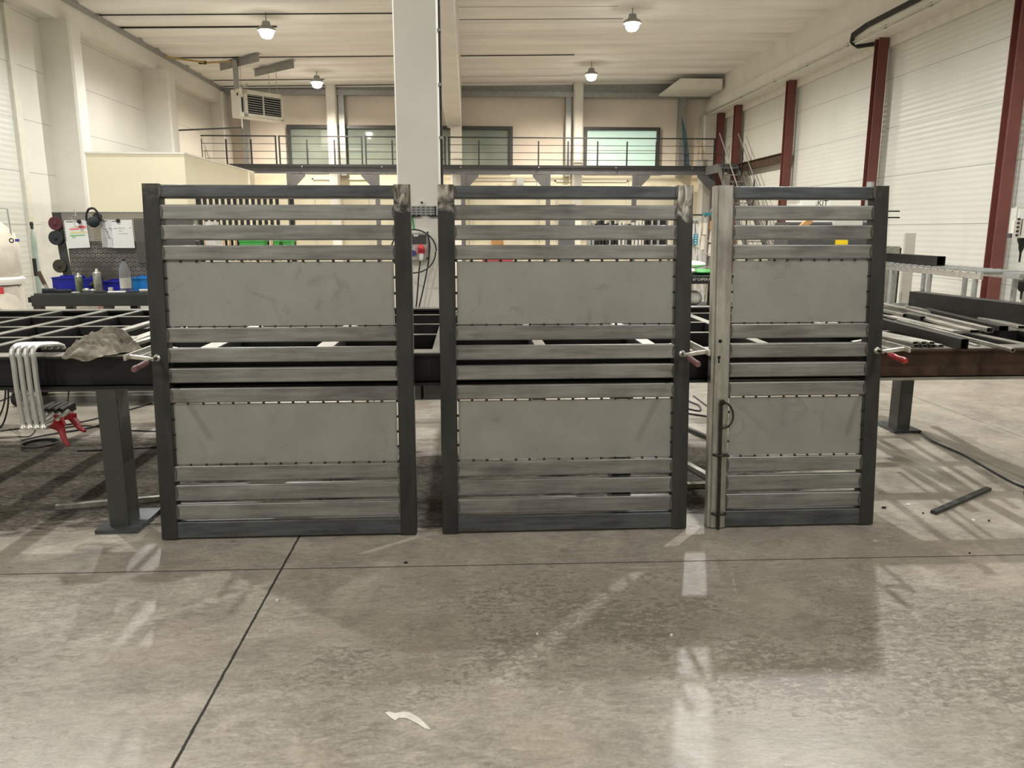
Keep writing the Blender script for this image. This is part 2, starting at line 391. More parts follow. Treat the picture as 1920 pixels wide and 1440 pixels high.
def part(mb, name, mat, root, local=False, label=None, top=None, sharp=35):
    """a part of `root`; vertices are in world space unless local; top = the thing when root is itself a part"""
    off = None
    if not local: off = (top or root).location
    o = bpy.data.objects.new(name, mb.mesh(name, mat, off, sharp)); COL.objects.link(o); o.parent = root
    if mb.wn: wn(o)
    if label: o['label'] = label
    return o
def solo(mb, name, mat, label, cat, group=None, sharp=35, kind=None):
    xs = [v[0] for v in mb.v]; ys = [v[1] for v in mb.v]; zs = [v[2] for v in mb.v]
    c = ((min(xs) + max(xs)) / 2, (min(ys) + max(ys)) / 2, min(zs))
    o = bpy.data.objects.new(name, mb.mesh(name, mat, c, sharp)); COL.objects.link(o); o.location = c
    if mb.wn: wn(o)
    return tag(o, label, cat, group, kind)
def struct(mb, name, mat, label=None, cat=None, sharp=35):
    o = bpy.data.objects.new(name, mb.mesh(name, mat, None, sharp)); COL.objects.link(o); o['kind'] = 'structure'
    if label: o['label'] = label
    if cat: o['category'] = cat
    return o
def dup(root, loc, label, rotz=None, group=None):
    r = root.copy(); COL.objects.link(r); r.location = loc; r['label'] = label
    if rotz is not None: r.rotation_euler = (0, 0, rotz)
    if group: r['group'] = group
    for ch in list(root.children):
        c = ch.copy(); COL.objects.link(c); c.parent = r
        for g in list(ch.children):
            d = g.copy(); COL.objects.link(d); d.parent = c
    return r
def ibeam(w, h, tw, tf):
    a, b, c, d = w / 2, h / 2, tw / 2, h / 2 - tf
    return [(-a, -b), (a, -b), (a, -d), (c, -d), (c, d), (a, d), (a, b), (-a, b), (-a, d), (-c, d), (-c, -d), (-a, -d)]
def text_mesh(body, size, ext=.001):
    cu = bpy.data.curves.new('t', 'FONT'); cu.body = body; cu.size = size; cu.extrude = ext; cu.align_x = 'CENTER'; cu.align_y = 'CENTER'
    o = bpy.data.objects.new('t', cu); COL.objects.link(o); bpy.context.view_layer.update()
    me = bpy.data.meshes.new_from_object(o.evaluated_get(bpy.context.evaluated_depsgraph_get()))
    vs = [tuple(v.co) for v in me.vertices]; fs = [tuple(p.vertices) for p in me.polygons]
    bpy.data.objects.remove(o); bpy.data.curves.remove(cu); bpy.data.meshes.remove(me)
    return vs, fs
def text_xz(body, size, c, ext=.001):
    """lettering that faces the camera side (-Y), centred on c"""
    vs, fs = text_mesh(body, size, ext); mb = MB(); mb.add([(c[0] + x, c[1] - z, c[2] + y) for x, y, z in vs], fs); return mb
# ------------------------------------------------------------------ the hall
XL, XR, YB, YF = -8.3, 8.6, 27.3, -9.0
def zc(x): return 6.19 + .02 * x
struct(MB().box(XL - .3, XR + .3, YF - .2, YB + .2, -.2, 0), 'floor', 'floor', 'smooth grey concrete workshop floor with saw-cut joints', 'floor')
struct(MB().box(XL - .2, XL, YF - .2, 15.4, 0, 6.6), 'wall_left', 'sandwich', 'white ribbed panel wall left of the hall', 'wall')
struct(MB().box(XL - .2, XL + .02, 15.4, YB + .2, 0, 6.6), 'wall_left', 'sandwich_smooth', 'smooth white panel wall between the left pillars', 'wall')
struct(MB().box(XR, XR + .2, YF - .2, YB + .2, 0, 6.7), 'wall_right', 'sandwich', 'white ribbed panel wall behind the red steel columns', 'wall')
struct(MB().box(XL - .2, XR + .2, YB, YB + .2, 3.35, 6.7), 'wall_back', 'backwall', 'beige upper rear wall above the gallery', 'wall')
struct(MB().box(XL - .2, XR + .2, YB - .05, YB + .2, 0, 3.35), 'wall_back', 'cream', 'cream lower rear wall under the gallery', 'wall')
struct(MB().box(XL - .2, XR + .2, YF - .2, YF, 0, 6.7), 'wall_front', 'plaster', 'white wall behind the viewer', 'wall')
mb = MB()
mb.add([(x, y, zc(x) + dz) for dz in (.16, .4) for y in (YF - .2, YB + .2) for x in (XL - .2, XR + .2)], [(0, 2, 3, 1), (4, 5, 7, 6), (0, 1, 5, 4), (2, 6, 7, 3), (0, 4, 6, 2), (1, 3, 7, 5)])
y = YF
k0 = 18.25
ys = [k0 + 1.055 * k for k in range(-26, 9)]
for y in ys:
    poly = [(y + .02, .165), (y + .15, .012), (y + .17, 0), (y + .86, 0), (y + .88, .012), (y + 1.01, .165)]
    for a, b in ((XL - .1, -.62), (-.2, 8.25)):
        mb.prism(poly, 'X', a, b, tf=lambda v: (v[0], v[1], v[2] + zc(v[0])))
struct(mb, 'ceiling', 'ceil', 'pale ribbed concrete plank ceiling', 'ceiling')
# longitudinal beams
struct(MB().box(XL, -7.92, 12, YB, 5.54, 6.3), 'trim_1', 'concrete', 'white concrete beam along the left wall', 'beam')
struct(MB().box(-7.92, -7.86, -9, YB, 5.93, 6.06), 'trim_2', 'galv', 'grey metal edge strip along the left ceiling edge', 'trim')
struct(MB().prism([(8.12, 5.3), (8.62, 5.3), (8.62, 6.5), (8.2, 6.5), (8.2, 5.72), (8.12, 5.68)], 'Y', YF, YB), 'trim_3', 'concrete', 'deep white concrete beam along the right wall', 'beam')
struct(MB().box(8.52, 8.62, YF, YB, 5.12, 5.3), 'trim_4', 'offwhite', 'flashing strip under the right beam', 'trim')
struct(MB().prism([(-.63, 4.87), (-.18, 4.87), (-.16, 4.9), (-.16, 6.5), (-.65, 6.5), (-.65, 4.9)], 'Y', YF, YB), 'trim_5', 'concrete', 'white concrete beam running down the middle of the hall', 'beam')
struct(MB().box(XL, XR, 26.85, 27.05, 5.86, 6.02), 'trim_6', 'galv', 'grey steel rail across the top of the rear wall', 'trim')
struct(MB().box(XL, XR, 27.0, 27.3, 6.02, 6.3), 'trim_7', 'galv', 'grey sheet strip above the rear rail', 'trim')
# pillars
def pillar(x0, x1, y0, y1, z1, label, c=.04):
    p = [(x0 + c, y0), (x1 - c, y0), (x1, y0 + c), (x1, y1 - c), (x1 - c, y1), (x0 + c, y1), (x0, y1 - c), (x0, y0 + c)]
    struct(MB().prism(p, 'Z', 0, z1), 'pillar', 'concrete', label, 'pillar')
pillar(-8.32, -7.7, 16.5, 16.95, 5.54, 'white concrete pillar nearer the camera on the left wall')
pillar(-8.32, -7.62, 21.3, 21.8, 5.54, 'white concrete pillar farther back on the left wall')
pillar(-8.32, -7.85, 26.6, 27.2, 5.9, 'white concrete pillar in the far left corner')
CY = 7.18
pillar(-.63, -.245, CY, CY + .42, 4.9, 'big white concrete pillar behind the gates in the middle', .012)
pillar(-4.55, -4.24, 26.55, 26.9, 6.15, 'white rear pillar between the two left gallery windows')
pillar(-.53, -.16, 26.4, 26.8, 4.9, 'white rear pillar under the end of the middle beam')
pillar(3.56, 3.87, 26.55, 26.9, 6.3, 'white rear pillar left of the lit gallery window')
pillar(8.0, 8.6, 26.7, 27.25, 5.3, 'white concrete pillar in the far right corner')
struct(MB().box(-8.3, -8.24, 15.3, 15.5, 0, 5.5), 'trim_8', 'offwhite', 'vertical joint strip on the left wall', 'trim')
# steel posts against the rear wall
for x, l in ((-4.12, 'grey steel wall post just right of the left rear pillar'), (3.42, 'grey steel wall post left of the third rear pillar'), (-7.3, 'grey steel wall post in the far left corner'), (7.3, 'grey steel wall post by the blue sheet')):
    struct(MB().box(x - .09, x + .09, 26.9, 27.28, 3.3, 5.9), 'trim_9', 'galv', l, 'post')
# windows of the gallery
def window(n, x0, x1, lit, label):
    z0, z1, y, t = 3.55, 4.84, 27.3, .11
    o = struct(MB().box(x0, x1, y - .05, y + .02, z0, z1), 'window_%d' % n, 'backlit' if lit else 'pane', label, 'window')
    f = MB()
    for a, b, c, d in ((x0 - t, x0, z0 - .1, z1 + t), (x1, x1 + t, z0 - .1, z1 + t), (x0, x1, z1, z1 + t), (x0, x1, z0 - .1, z0)):
        f.box(a, b, y - .16, y + .02, c, d)
    q = bpy.data.objects.new('window_frame', f.mesh('window_frame', 'darkgrey')); COL.objects.link(q); q.parent = o
    q = bpy.data.objects.new('window_bars', MB().box(x0, x1, y - .062, y - .05, 4.18, 4.2).mesh('window_bars', 'galv')); COL.objects.link(q); q.parent = o
window(1, -5.87, -4.2, False, 'dark gallery window left of the first rear pillar')
window(2, -4.02, -1.6, False, 'dark gallery window left of the middle pillar')
window(3, -1.0, 1.45, False, 'dark gallery window right of the middle pillar')
window(4, 4.1, 6.5, True, 'bright lit gallery window on the right')
# steel columns of the right wall
c0 = MB(); c0.prism(ibeam(.2, .19, .012, .016), 'Z', 0, 5.3)
names = [(7.4, 'red steel column at the right wall, nearest one'), (12.0, 'red steel column nearest the drill press'), (16.15, 'red steel column beside the black wall conduit'), (20.6, 'red steel column at the end of the brown wall beam'), (24.6, 'red steel column just behind the stair head'), (26.25, 'red steel column at the gallery end, farthest one')]
me = c0.mesh('red_column', 'oxide')
for y, l in names:
    if y < 8: continue
    o = bpy.data.objects.new('steel_column', me); COL.objects.link(o); o.location = (8.4, y, 0)
    tag(o, l, 'column', 'red oxide columns along the right wall', 'structure')
    struct(MB().box(8.57, 8.62, y + .12, y + .3, 0, 5.12), 'trim_10', 'offwhite', 'white joint strip behind a red column', 'trim')

# ------------------------------------------------------------------ lamps
def lampat(x, y, vis, label):
    z = zc(x) - .12
    t = thing('bay_lamp', label, 'lamp', (x, y, z - .2), 'round bay lamps under the ceiling')
    part(MB().lathe((x, y, z - .2), [(.2, 0), (.2, .03), (.16, .07), (.1, .1), (.08, .19)], 24), 'lamp_housing', 'galv', t)
    part(MB().cyl((x, y, z - .02), (x, y, z + .2), .012, n=8), 'hanger', 'galv', t)
    part(MB().lathe((x, y, z - .195), [(.15, 0), (.15, -.05), (.13, -.11), (.09, -.15), (.02, -.165)], 24), 'lamp_lens', 'lens', t)
    return t
def light(x, y, z, p, c=(1, .975, .92), r=.07):
    d = bpy.data.lights.new('lamp_light', 'SPOT'); d.spot_size = math.radians(170); d.spot_blend = .45; d.shadow_soft_size = r; d.energy = p; d.color = c
    o = bpy.data.objects.new('lamp_light', d); COL.objects.link(o); o.location = (x, y, z)
PW = 800
LAMPS = [(-4.35, 18.3, 1.0, 'lit bay lamp on the left, nearer of the two'), (-4.4, 24.3, 1.15, 'lit bay lamp on the left, farther of the two'),
         (3.65, 17.9, 1.0, 'lit bay lamp on the right, nearer of the two'), (3.65, 23.6, 1.15, 'lit bay lamp on the right, farther of the two'),
         (-4.35, 12.4, .8, None), (3.1, 10.7, .75, None), (-4.35, 6.6, 1.0, None), (3.65, 7.25, 1.2, None),
         (-4.35, .6, .58, None), (3.65, .8, .48, None), (-4.35, -5.2, .55, None), (3.65, -5.2, .55, None)]
for x, y, k, l in LAMPS:
    if l:
        lampat(x, y, True, l)
    light(x, y, zc(x) - .52, PW * k, (1, .88, .73) if y > 22 else (1, .995, .96))
for x in (-5.5, -2.0, 2.0, 5.5):      # unseen area lights added under the gallery deck to brighten the rear wall
    d = bpy.data.lights.new('added_deck_light', 'AREA'); d.shape = 'RECTANGLE'; d.size = 2.4; d.size_y = .15; d.energy = 34; d.color = (1, .95, .85)
    o = bpy.data.objects.new('added_deck_light', d); COL.objects.link(o); o.location = (x, 26.1, 3.44)
# ------------------------------------------------------------------ ceiling cables
def ccable(x0, x1, y, label, r=.014):
    n = 12; mb = MB().tube([(x0 + (x1 - x0) * i / n, y, zc(x0 + (x1 - x0) * i / n) + .01) for i in range(n + 1)], r, 6)
    solo(mb, 'ceiling_cable', 'cable', label, 'cable', 'thin black cables along the ceiling planks')
ccable(-8.0, -.66, 18.25, 'black ceiling cable in front of the near left lamp')
ccable(-7.9, -4.35, 19.3, 'thick black ceiling cable ending at the near left lamp', .02)
ccable(-7.9, -.66, 22.46, 'black ceiling cable halfway between the two left lamps')
ccable(-7.8, -4.4, 25.62, 'black ceiling cable ending at the far left lamp')
ccable(-7.8, -.66, 26.65, 'black ceiling cable behind the far left lamp')
ccable(-.14, 3.3, 17.75, 'black ceiling cable in front of the near right lamp')
ccable(-.14, 3.6, 18.75, 'thick black ceiling cable ending at the near right lamp', .02)
ccable(-.14, 3.0, 22.5, 'black ceiling cable halfway between the two right lamps')
ccable(-.14, 3.3, 25.4, 'black ceiling cable ending at the far right lamp')
ccable(-.14, 3.3, 26.5, 'black ceiling cable behind the far right lamp')
# light conduit and black cable bundle on the right beam
mb = MB().tube([(8.09, 8, 5.36), (8.09, 26.6, 5.36)], .018, 8)
t = thing('conduit', 'pale conduit along the lower edge of the right beam', 'conduit', (8.09, 17, 5.34))
part(mb, 'pipe', 'zinc', t)
for y in (10, 12, 14, 15.5, 17, 19, 21, 23.5):
    part(MB().box(8.08, 8.13, y - .03, y + .03, 5.33, 5.39), 'clip', 'galv', t)
p1 = [(8.085, 8.0, 5.56), (8.085, 16.2, 5.56), (8.08, 16.75, 5.5), (8.08, 16.8, 5.36), (8.16, 16.7, 5.27), (8.4, 16.45, 5.27), (8.53, 16.4, 5.2), (8.55, 16.4, 5.0), (8.55, 16.4, 2.0), (8.55, 16.4, .5)]
t = thing('cable_bundle', 'bundle of black cables bending off the right beam and down the wall', 'cable', (8.55, 16.4, .5))
for dx, dy, dz in ((0, 0, 0), (.0, .04, .035), (0, -.04, -.035)):
    part(MB().tube([(p[0], p[1] + dy, p[2] + (dz if i < 7 else 0)) for i, p in enumerate(p1)], .022, 8), 'cable', 'cable', t)
for z in (4.6, 3.9, 3.2, 2.5):
    part(MB().box(8.52, 8.6, 16.33, 16.47, z, z + .03), 'cable_tie', 'white', t)

# ------------------------------------------------------------------ gallery
GY = 25.5
t = thing('gallery_platform', 'dark grey steel gallery platform across the rear of the hall', 'platform', (0, GY, 0))
part(MB().box(XL + .03, 8.1, GY, 26.35, 3.47, 3.53), 'deck_plate', 'mezz', t)
b = MB(); b.profile((XL + .03, GY + .08, 3.37), (8.1, GY + .08, 3.37), ibeam(.12, .2, .01, .016)); part(b, 'edge_beam', 'mezz', t)
b = MB(); b.box(XL + .03, 8.1, GY - .02, GY + .0, 3.49, 3.55); part(b, 'toe_plate', 'railing', t)
for i, px in enumerate((542, 707, 868, 1028, 1190, 1378)):
    x = aty(px, 330, GY + .08)[0]
    if px == 1378: x = 8.02
    part(MB().box(x - .07, x + .07, GY + .02, GY + .14, 0, 3.27), 'post', 'mezz', t)
    sgn = {542: 1, 707: -1, 868: 1, 1028: -1, 1190: 1, 1378: -1}[px]
    part(MB().prism([(x + .06 * sgn, 3.27), (x + .5 * sgn, 3.27), (x + .5 * sgn, 3.2), (x + .06 * sgn, 2.75)], 'Y', GY + .03, GY + .13), 'knee_brace', 'mezz', t)
for i in range(7):
    x = XL + .6 + i * 2.5
    part(MB().box(x - .02, x + .02, GY - .035, GY - .02, 3.46, 3.5), 'bolt', 'galv', t)
def railing(x0, x1, label, n):
    t = thing('gallery_railing', label, 'railing', ((x0 + x1) / 2, GY + .03, 3.53), 'railing bays on the gallery edge')
    y = GY + .04
    part(MB().rtube('X', x0, x1, y - .02, y + .02, 4.38, 4.42, .01), 'top_rail', 'railing', t)
    for i in range(n + 1):
        x = x0 + .03 + (x1 - x0 - .06) * i / n
        part(MB().box(x - .022, x + .022, y - .022, y + .022, 3.53, 4.3 if 0 < i < n else 4.385), 'post', 'railing', t)
    for z in (3.72, 3.94, 4.17):
        part(MB().cyl((x0, y, z), (x1, y, z), .009, n=6), 'wire', 'railing', t)
xs = [aty(p, 280, GY)[0] for p in (322, 520, 682, 838, 1342)]
railing(xs[0] + .1, xs[1] - .02, 'black wire railing bay at the left end of the gallery', 4)
railing(xs[1] + .03, xs[2] - .03, 'black wire railing bay second from the left on the gallery', 3)
railing(xs[2] + .03, xs[3] - .03, 'black wire railing bay partly behind the middle pillar', 3)
railing(xs[3] + .03, xs[4], 'long black wire railing bay on the right half of the gallery', 9)
# stair down from the gallery
t = thing('steel_stair', 'dark steel stair going down from the right end of the gallery', 'stair', (8.04, 22.2, 0))
part(MB().box(7.74, 8.34, 24.2, 25.46, 3.46, 3.52), 'landing', 'mezz', t)
part(MB().box(7.74, 7.8, 24.2, 25.46, 3.26, 3.46), 'landing_beam', 'mezz', t)
part(MB().box(7.8, 8.34, 24.2, 24.26, 3.26, 3.46), 'landing_beam', 'mezz', t)
A, B = Vector((0, 24.2, 3.5)), Vector((0, 20.3, 0))
for x in (7.76, 8.32):
    part(MB().obar((x, A[1], A[2] - .1), (x, B[1], B[2] + .1), .03, .22, (0, 1, 1)), 'stringer', 'mezz', t)
for i in range(16):
    k = (i + .5) / 16; p = A.lerp(B, k)
    part(MB().box(7.78, 8.3, p[1] - .14, p[1] + .12, p[2] - .03, p[2]), 'tread', 'galv', t)
for x in (7.75, 8.33):
    part(MB().tube([(x, 24.25, 4.42), (x, 20.35, .95), (x, 20.3, .0)], .018, 8), 'handrail', 'galv', t)
    for k in (.12, .4, .7):
        p = A.lerp(B, k); part(MB().box(x - .015, x + .015, p[1] - .015, p[1] + .015, p[2] - .1, p[2] + .88), 'baluster', 'railing', t)
    for dz in (.3, .6):
        part(MB().tube([(x, 24.2, 3.5 + dz), (x, 20.35, .08 + dz)], .008, 6), 'wire', 'railing', t)
b = MB(); b.profile((8.4, 25.2, 3.4), (8.4, 20.75, 3.4), ibeam(.14, .24, .012, .02)); part(b, 'body', 'rust', thing('wall_beam', 'brown steel beam on the right wall behind the stair', 'beam', (8.4, 23, 3.28)))
# odd things on the gallery
p0 = aty(1279, 215, 26.6); p1 = aty(1290, 310, 26.6)
mb = MB(); mb.prism([(q[0], max(q[2], 3.535)) for q in (aty(1283, 314, 26.2), aty(1293, 314, 26.2), aty(1291, 280, 26.2), aty(1286, 245, 26.2), aty(1278, 217, 26.2))], 'Y', 26.2, 26.24)
solo(mb, 'plastic_sheet', 'bluesheet', 'blue plastic sheet standing at the right end of the gallery', 'sheet')
t = thing('folding_stool', 'small wooden legged stand with a grey box on the gallery near the red columns', 'stand', (7.75, 26.1, 3.53))
for dx in (-.16, .16):
    part(MB().obar((7.75 + dx * .3, 26.1, 4.3), (7.75 + dx, 26.1, 3.53), .03, .03, (0, 1, 0)), 'leg', 'wood', t)
part(MB().box(7.6, 8.0, 26.0, 26.2, 3.55, 3.8), 'box', 'greybox', t)
mb = MB()
mb.prism([(6.4, 5.93), (8.1, 5.93), (8.1, 6.2), (6.75, 6.2)], 'Y', 25.3, 26.8)
for i in range(5): mb.box(6.42, 8.1, 25.32 + .3 * i, 25.5 + .3 * i, 5.88, 5.94)
solo(mb, 'ventilation_box', 'white', 'white ribbed ventilation box under the ceiling in the far right corner', 'ventilation box')

# ------------------------------------------------------------------ heater under the ceiling
HP = aty(453, 218, 22.3)
hu = Vector((.68, .733, 0)).normalized(); hv = Vector((-hu[1], hu[0], 0))   # along the front, to the back
t = thing('air_heater', 'white louvred air heater hanging under the left ceiling', 'heater', HP)
W, D, Hh = 1.33, .46, .72
def hp(a, b, c): return HP + hu * a + hv * b + Vector((0, 0, c))
def hbox(a0, a1, b0, b1, c0, c1, mb=None):
    mb = mb or MB(); o = [hp(a, b, c) for c in (c0, c1) for b in (b0, b1) for a in (a0, a1)]
    return mb.add(o, [(0, 2, 3, 1), (4, 5, 7, 6), (0, 1, 5, 4), (2, 6, 7, 3), (0, 4, 6, 2), (1, 3, 7, 5)])
part(hbox(0, W, .03, D, 0, Hh), 'casing', 'white', t)
fr = MB(); hbox(.1, .2, -.02, .03, .02, Hh - .02, fr); hbox(W - .07, W, -.02, .03, .02, Hh - .02, fr); hbox(.1, W, -.02, .03, .02, .1, fr); hbox(.1, W, -.02, .03, Hh - .12, Hh - .02, fr); hbox(.68, .71, -.02, .02, .1, Hh - .12, fr)
part(fr, 'grille_frame', 'offwhite', t)
part(hbox(.2, W - .07, .02, .032, .1, Hh - .12), 'grille_dark_sheet', 'hollow', t)  # black sheet standing in for the shade behind the louvres
for i in range(8):
    c = .13 + i * .062
    part(hbox(.2, W - .07, -.012, .018, c, c + .022), 'louvre', 'galv', t)
part(hbox(.04, .07, -.005, .03, .12, .5), 'control_strip', 'rubber', t)
part(hbox(-.01, .0, .1, .16, .55, .62), 'knob', 'rubber', t)
zt = zc(-6.5) + .01
for a, l in ((.12, 'left'), (1.2, 'right')):
    c = hp(a, .2, 0); p0 = c - hv * 1.0; p1 = c + hv * .9
    br = MB(); br.profile((p0[0], p0[1], zt - .11), (p1[0], p1[1], zt - .11), [(-.06, .1), (.06, .1), (.06, .085), (.01, .085), (.01, -.1), (-.01, -.1), (-.01, .085), (-.06, .085)])
    part(br, 'ceiling_bracket', 'galv', t)
part(MB().obar(hp(.06, .24, Hh - .05), (hp(.06, .24, 0)[0], hp(.06, .24, 0)[1], zt - .05), .12, .1, (0, 1, 0)), 'support_post', 'galv', t)
for a, b in ((.3, .4), (1.2, .05), (1.2, .42)):
    q = hp(a, b, Hh - .02); part(MB().cyl(q, (q[0], q[1], zt - .1), .01, n=6), 'hanging_rod', 'zinc', t)
part(MB().tube([hp(.2, .3, Hh - .02), hp(.2, .3, Hh + .15), hp(.35, .3, Hh + .12), hp(.42, .3, Hh + .22)], .02, 8, 4), 'gas_hose', 'zinc', t)
part(MB().cyl(hp(.06, .1, .02), hp(.06, .1, -.3), .02, n=8), 'drain_pipe', 'offwhite', t)
q = hp(.06, .3, Hh + .45)
t = thing('gas_pipe', 'thin yellow gas pipe from the left wall to the hanging heater', 'pipe', (-7.6, 22.2, q[2]))
part(MB().tube([(-7.9, 21.9, q[2] + .25), (q[0] - .7, q[1] - .1, q[2] + .22), (q[0] - .02, q[1], q[2] + .28)], .025, 8), 'pipe', 'pipeyellow', t)
part(MB().cyl((q[0] - .9, q[1] - .12, q[2] + .22), (q[0] - .7, q[1] - .1, q[2] + .22), .045, n=10), 'valve', 'rust', t)
q = hp(.06, .1, -.28)
solo(MB().tube([(-7.75, 22.1, q[2] - .12), (q[0], q[1], q[2])], .022, 8), 'condensate_pipe', 'darkgrey', 'dark thin pipe from the left wall to below the heater', 'pipe')

# ------------------------------------------------------------------ site office
t = thing('site_office', 'beige boxy site office cabin by the left wall', 'cabin', (-5.27, 15, 0))
x0, x1, y0, y1, h = -6.03, -4.5, 13.0, 17.1, 2.69
part(MB().box(x0, x1, y0, y1, 0, h), 'cabin_body', 'cream', t)
part(MB().box(x0 - .01, x1 + .01, y0 - .01, y1 + .01, h, h + .03), 'roof_edge', 'offwhite', t)
mb = MB()
for i in range(3): mb.box(x1, x1 + .04, y1 - .5 + .14 * i, y1 - .4 + .14 * i, 0, h)
part(mb, 'corner_ribs', 'cream', t)
part(MB().box(-5.0, x1 - .1, y0 - .02, y0, 1.55, 1.75), 'cable_trunking', 'offwhite', t)
# ------------------------------------------------------------------ the three gates
LEAN = math.atan(.145 / 1.71)
SLATS = [(1.55, 1.62), (1.455, 1.525), (1.36, 1.43), (.968, 1.04), (.871, .943), (.773, .845), (.676, .748), (.287, .365), (.19, .27), (.096, .173)]
SHEETS = [(1.046, 1.353), (.372, .67)]
def m_stile(name, dark, light, wear, edge):
    t = NT(name); v = t.coords((1, 1, .2), True); v2 = t.coords((1, 1, 1), True); tc = t.n('ShaderNodeTexCoord'); sx = t.n('ShaderNodeSeparateXYZ'); t.l(tc.outputs['Object'], sx.inputs[0])
    s1 = t.noise(v, 12, 6, .65); s2 = t.noise(v2, 9, 4, .6, 1.5)
    col = t.ramp(s1, [(.34, dark), (.64, light)])
    wm = t.rng(t.math('ADD', sx.outputs['Z'], t.math('MULTIPLY', t.math('SUBTRACT', s2, .5), .22)), edge, edge + .04, 0, 1)
    gl = t.ramp(t.noise(t.coords((1, 1, .35), True), 26, 4, .6, 1.2), [(.4, wear[0]), (.66, wear[1])])
    col = t.mix(wm, col, gl)
    t.bump(s1, .05, .002)
    return t.set(col, t.rng(wm, 0, 1, .44, .3), t.rng(wm, 0, 1, .45, .8))
M['stile_plain'] = m_stile('mill_stile_faint_wear', (42, 42, 41), (58, 58, 56), ((72, 69, 63), (96, 92, 84)), 1.66)
M['stile_ground'] = m_stile('mill_stile_ground_top', (42, 42, 41), (58, 58, 56), ((88, 85, 78), (205, 200, 190)), 1.6)
M['stile_right'] = m_stile('mill_stile_deep_ground_top', (42, 42, 41), (60, 60, 58), ((100, 96, 88), (210, 205, 194)), 1.56)
def lens_bead(x, z0, z1, y, sgn):
    """lens shaped weld bead on the face where a slat meets the upright"""
    n = 10; wmax = .0095; out = []
    for i in range(n + 1):
        k = i / n; out.append((x + sgn * wmax * math.sin(PI * k) ** .8, z0 + (z1 - z0) * k))
    poly = [(x - sgn * .004, z0 - .002)] + out + [(x - sgn * .004, z1 + .002)]
    if sgn < 0: poly = poly[::-1]
    return MB().prism(poly, 'Y', y - .003, y + .012)
def make_gate(label, x0, W, mats, last=False):
    t = thing('steel_gate', label, 'gate', (x0, 3.655, .0068), 'louvred steel gates leaning on the table')
    t.rotation_euler = (-LEAN, 0, 0)
    Hg = 1.715; sl = .08; sr = .08 if not last else .075; off = 0
    if last:
        part(MB().box(0, .02, .012, .06, 0, Hg), 'closing_strip', 'brushed', t, True)
        off = .014
    part(MB().rtube('Z', 0, Hg, off, off + sl, 0, .07, .012 if last else .006), 'stile', mats[0], t, True, 'bright ground upright' if last else None)
    part(MB().rtube('Z', 0, Hg, W - sr, W, 0, .07, .006), 'stile', mats[1], t, True)
    a, b = off + sl, W - sr
    part(MB().rtube('X', a - .002, b + .002, .004, .066, 1.652, 1.711, .006), 'top_rail', 'rail', t, True)
    part(MB().rtube('X', a - .002, b + .002, .004, .066, .002, .084, .006), 'bottom_rail', 'rail', t, True)
    part(lens_bead(a, 1.654, 1.71, .003, 1), 'weld_bead', 'bead', t, True); part(lens_bead(b, 1.654, 1.71, .003, -1), 'weld_bead', 'bead', t, True)
    for z0, z1 in SLATS:
        part(MB().rtube('X', a - .001, b + .001, .006, .046, z0, z1, .006, 3), 'slat', 'slat', t, True)
        part(lens_bead(a, z0 + .002, z1 - .002, .005, 1), 'weld_bead', 'bead', t, True)
        part(lens_bead(b, z0 + .002, z1 - .002, .005, -1), 'weld_bead', 'bead', t, True)
    sheet_mats = []
    ball = MB().ball((0, 0, 0), .007, 8, (1, .8, 1)).mesh('tack_weld', 'weld')
    for z0, z1 in SHEETS:
        part(MB().box(a + .007, b - .007, .019, .022, z0, z1), 'infill_sheet', 'sheet', t, True)
        n = round((b - a) / .071)
        for i in range(n + 1):
            for z in (z0 - .003, z1 + .003):
                o = bpy.data.objects.new('tack_weld', ball); COL.objects.link(o); o.parent = t
                o.location = (a + .006 + (b - a - .012) * i / n + random.uniform(-.003, .003), .014, z)
        m = 4
        for i in range(1, m):
            for x in (a + .004, b - .004):
                o = bpy.data.objects.new('tack_weld', ball); COL.objects.link(o); o.parent = t; o.location = (x, .014, z0 + (z1 - z0) * i / m)
    return t
make_gate('wide louvred steel gate at the left, in front of the welding table leg', -1.522, 1.25, ('stile_plain', 'stile_ground'))
make_gate('wide louvred steel gate in the middle, right of the white pillar', -.143, 1.243, ('stile_ground', 'stile_right'))
g = make_gate('narrow louvred steel gate at the right with a drop bolt', 1.21, .872, ('brushed', 'stile_plain'), True)
part(MB().cyl((.04, -.0015, .955), (.04, .002, .955), .009, n=16), 'latch_hole_disc', 'hollow', g, True)  # black disc painted in place of the hole's shaded inside
part(MB().cyl((.036, -.0015, .874), (.036, .002, .874), .008, n=16).box(.0325, .0395, -.0015, .002, .85, .872).cyl((.036, -.0015, .85), (.036, .002, .85), .0045, n=12), 'keyhole_plate', 'hollow', g, True)  # black plates paint the keyhole's shade, no real recess
bz = MB().cyl((.05, -.014, -.004), (.05, -.014, .655), .0075, n=12)
br = part(bz, 'drop_bolt', 'weld', g, True, 'dark vertical drop bolt rod')
hd = MB().tube([(.05, -.014, .648), (.075, -.02, .645), (.098, -.024, .62), (.108, -.024, .58), (.1, -.022, .545), (.075, -.018, .522), (.056, -.01, .516)], .005, 8, 5)
part(hd, 'bolt_handle', 'weld', br, True)
part(MB().ball((.055, -.018, .65), .014, 10), 'bolt_knob', 'weld', br, True)
for z in (.38, .075):
    k = MB().tube([(.02, .0, z), (.022, -.018, z), (.05, -.027, z), (.082, -.02, z), (.086, 0, z)], .0065, 8, 4)
    part(k, 'bolt_guide', 'weld', g, True)
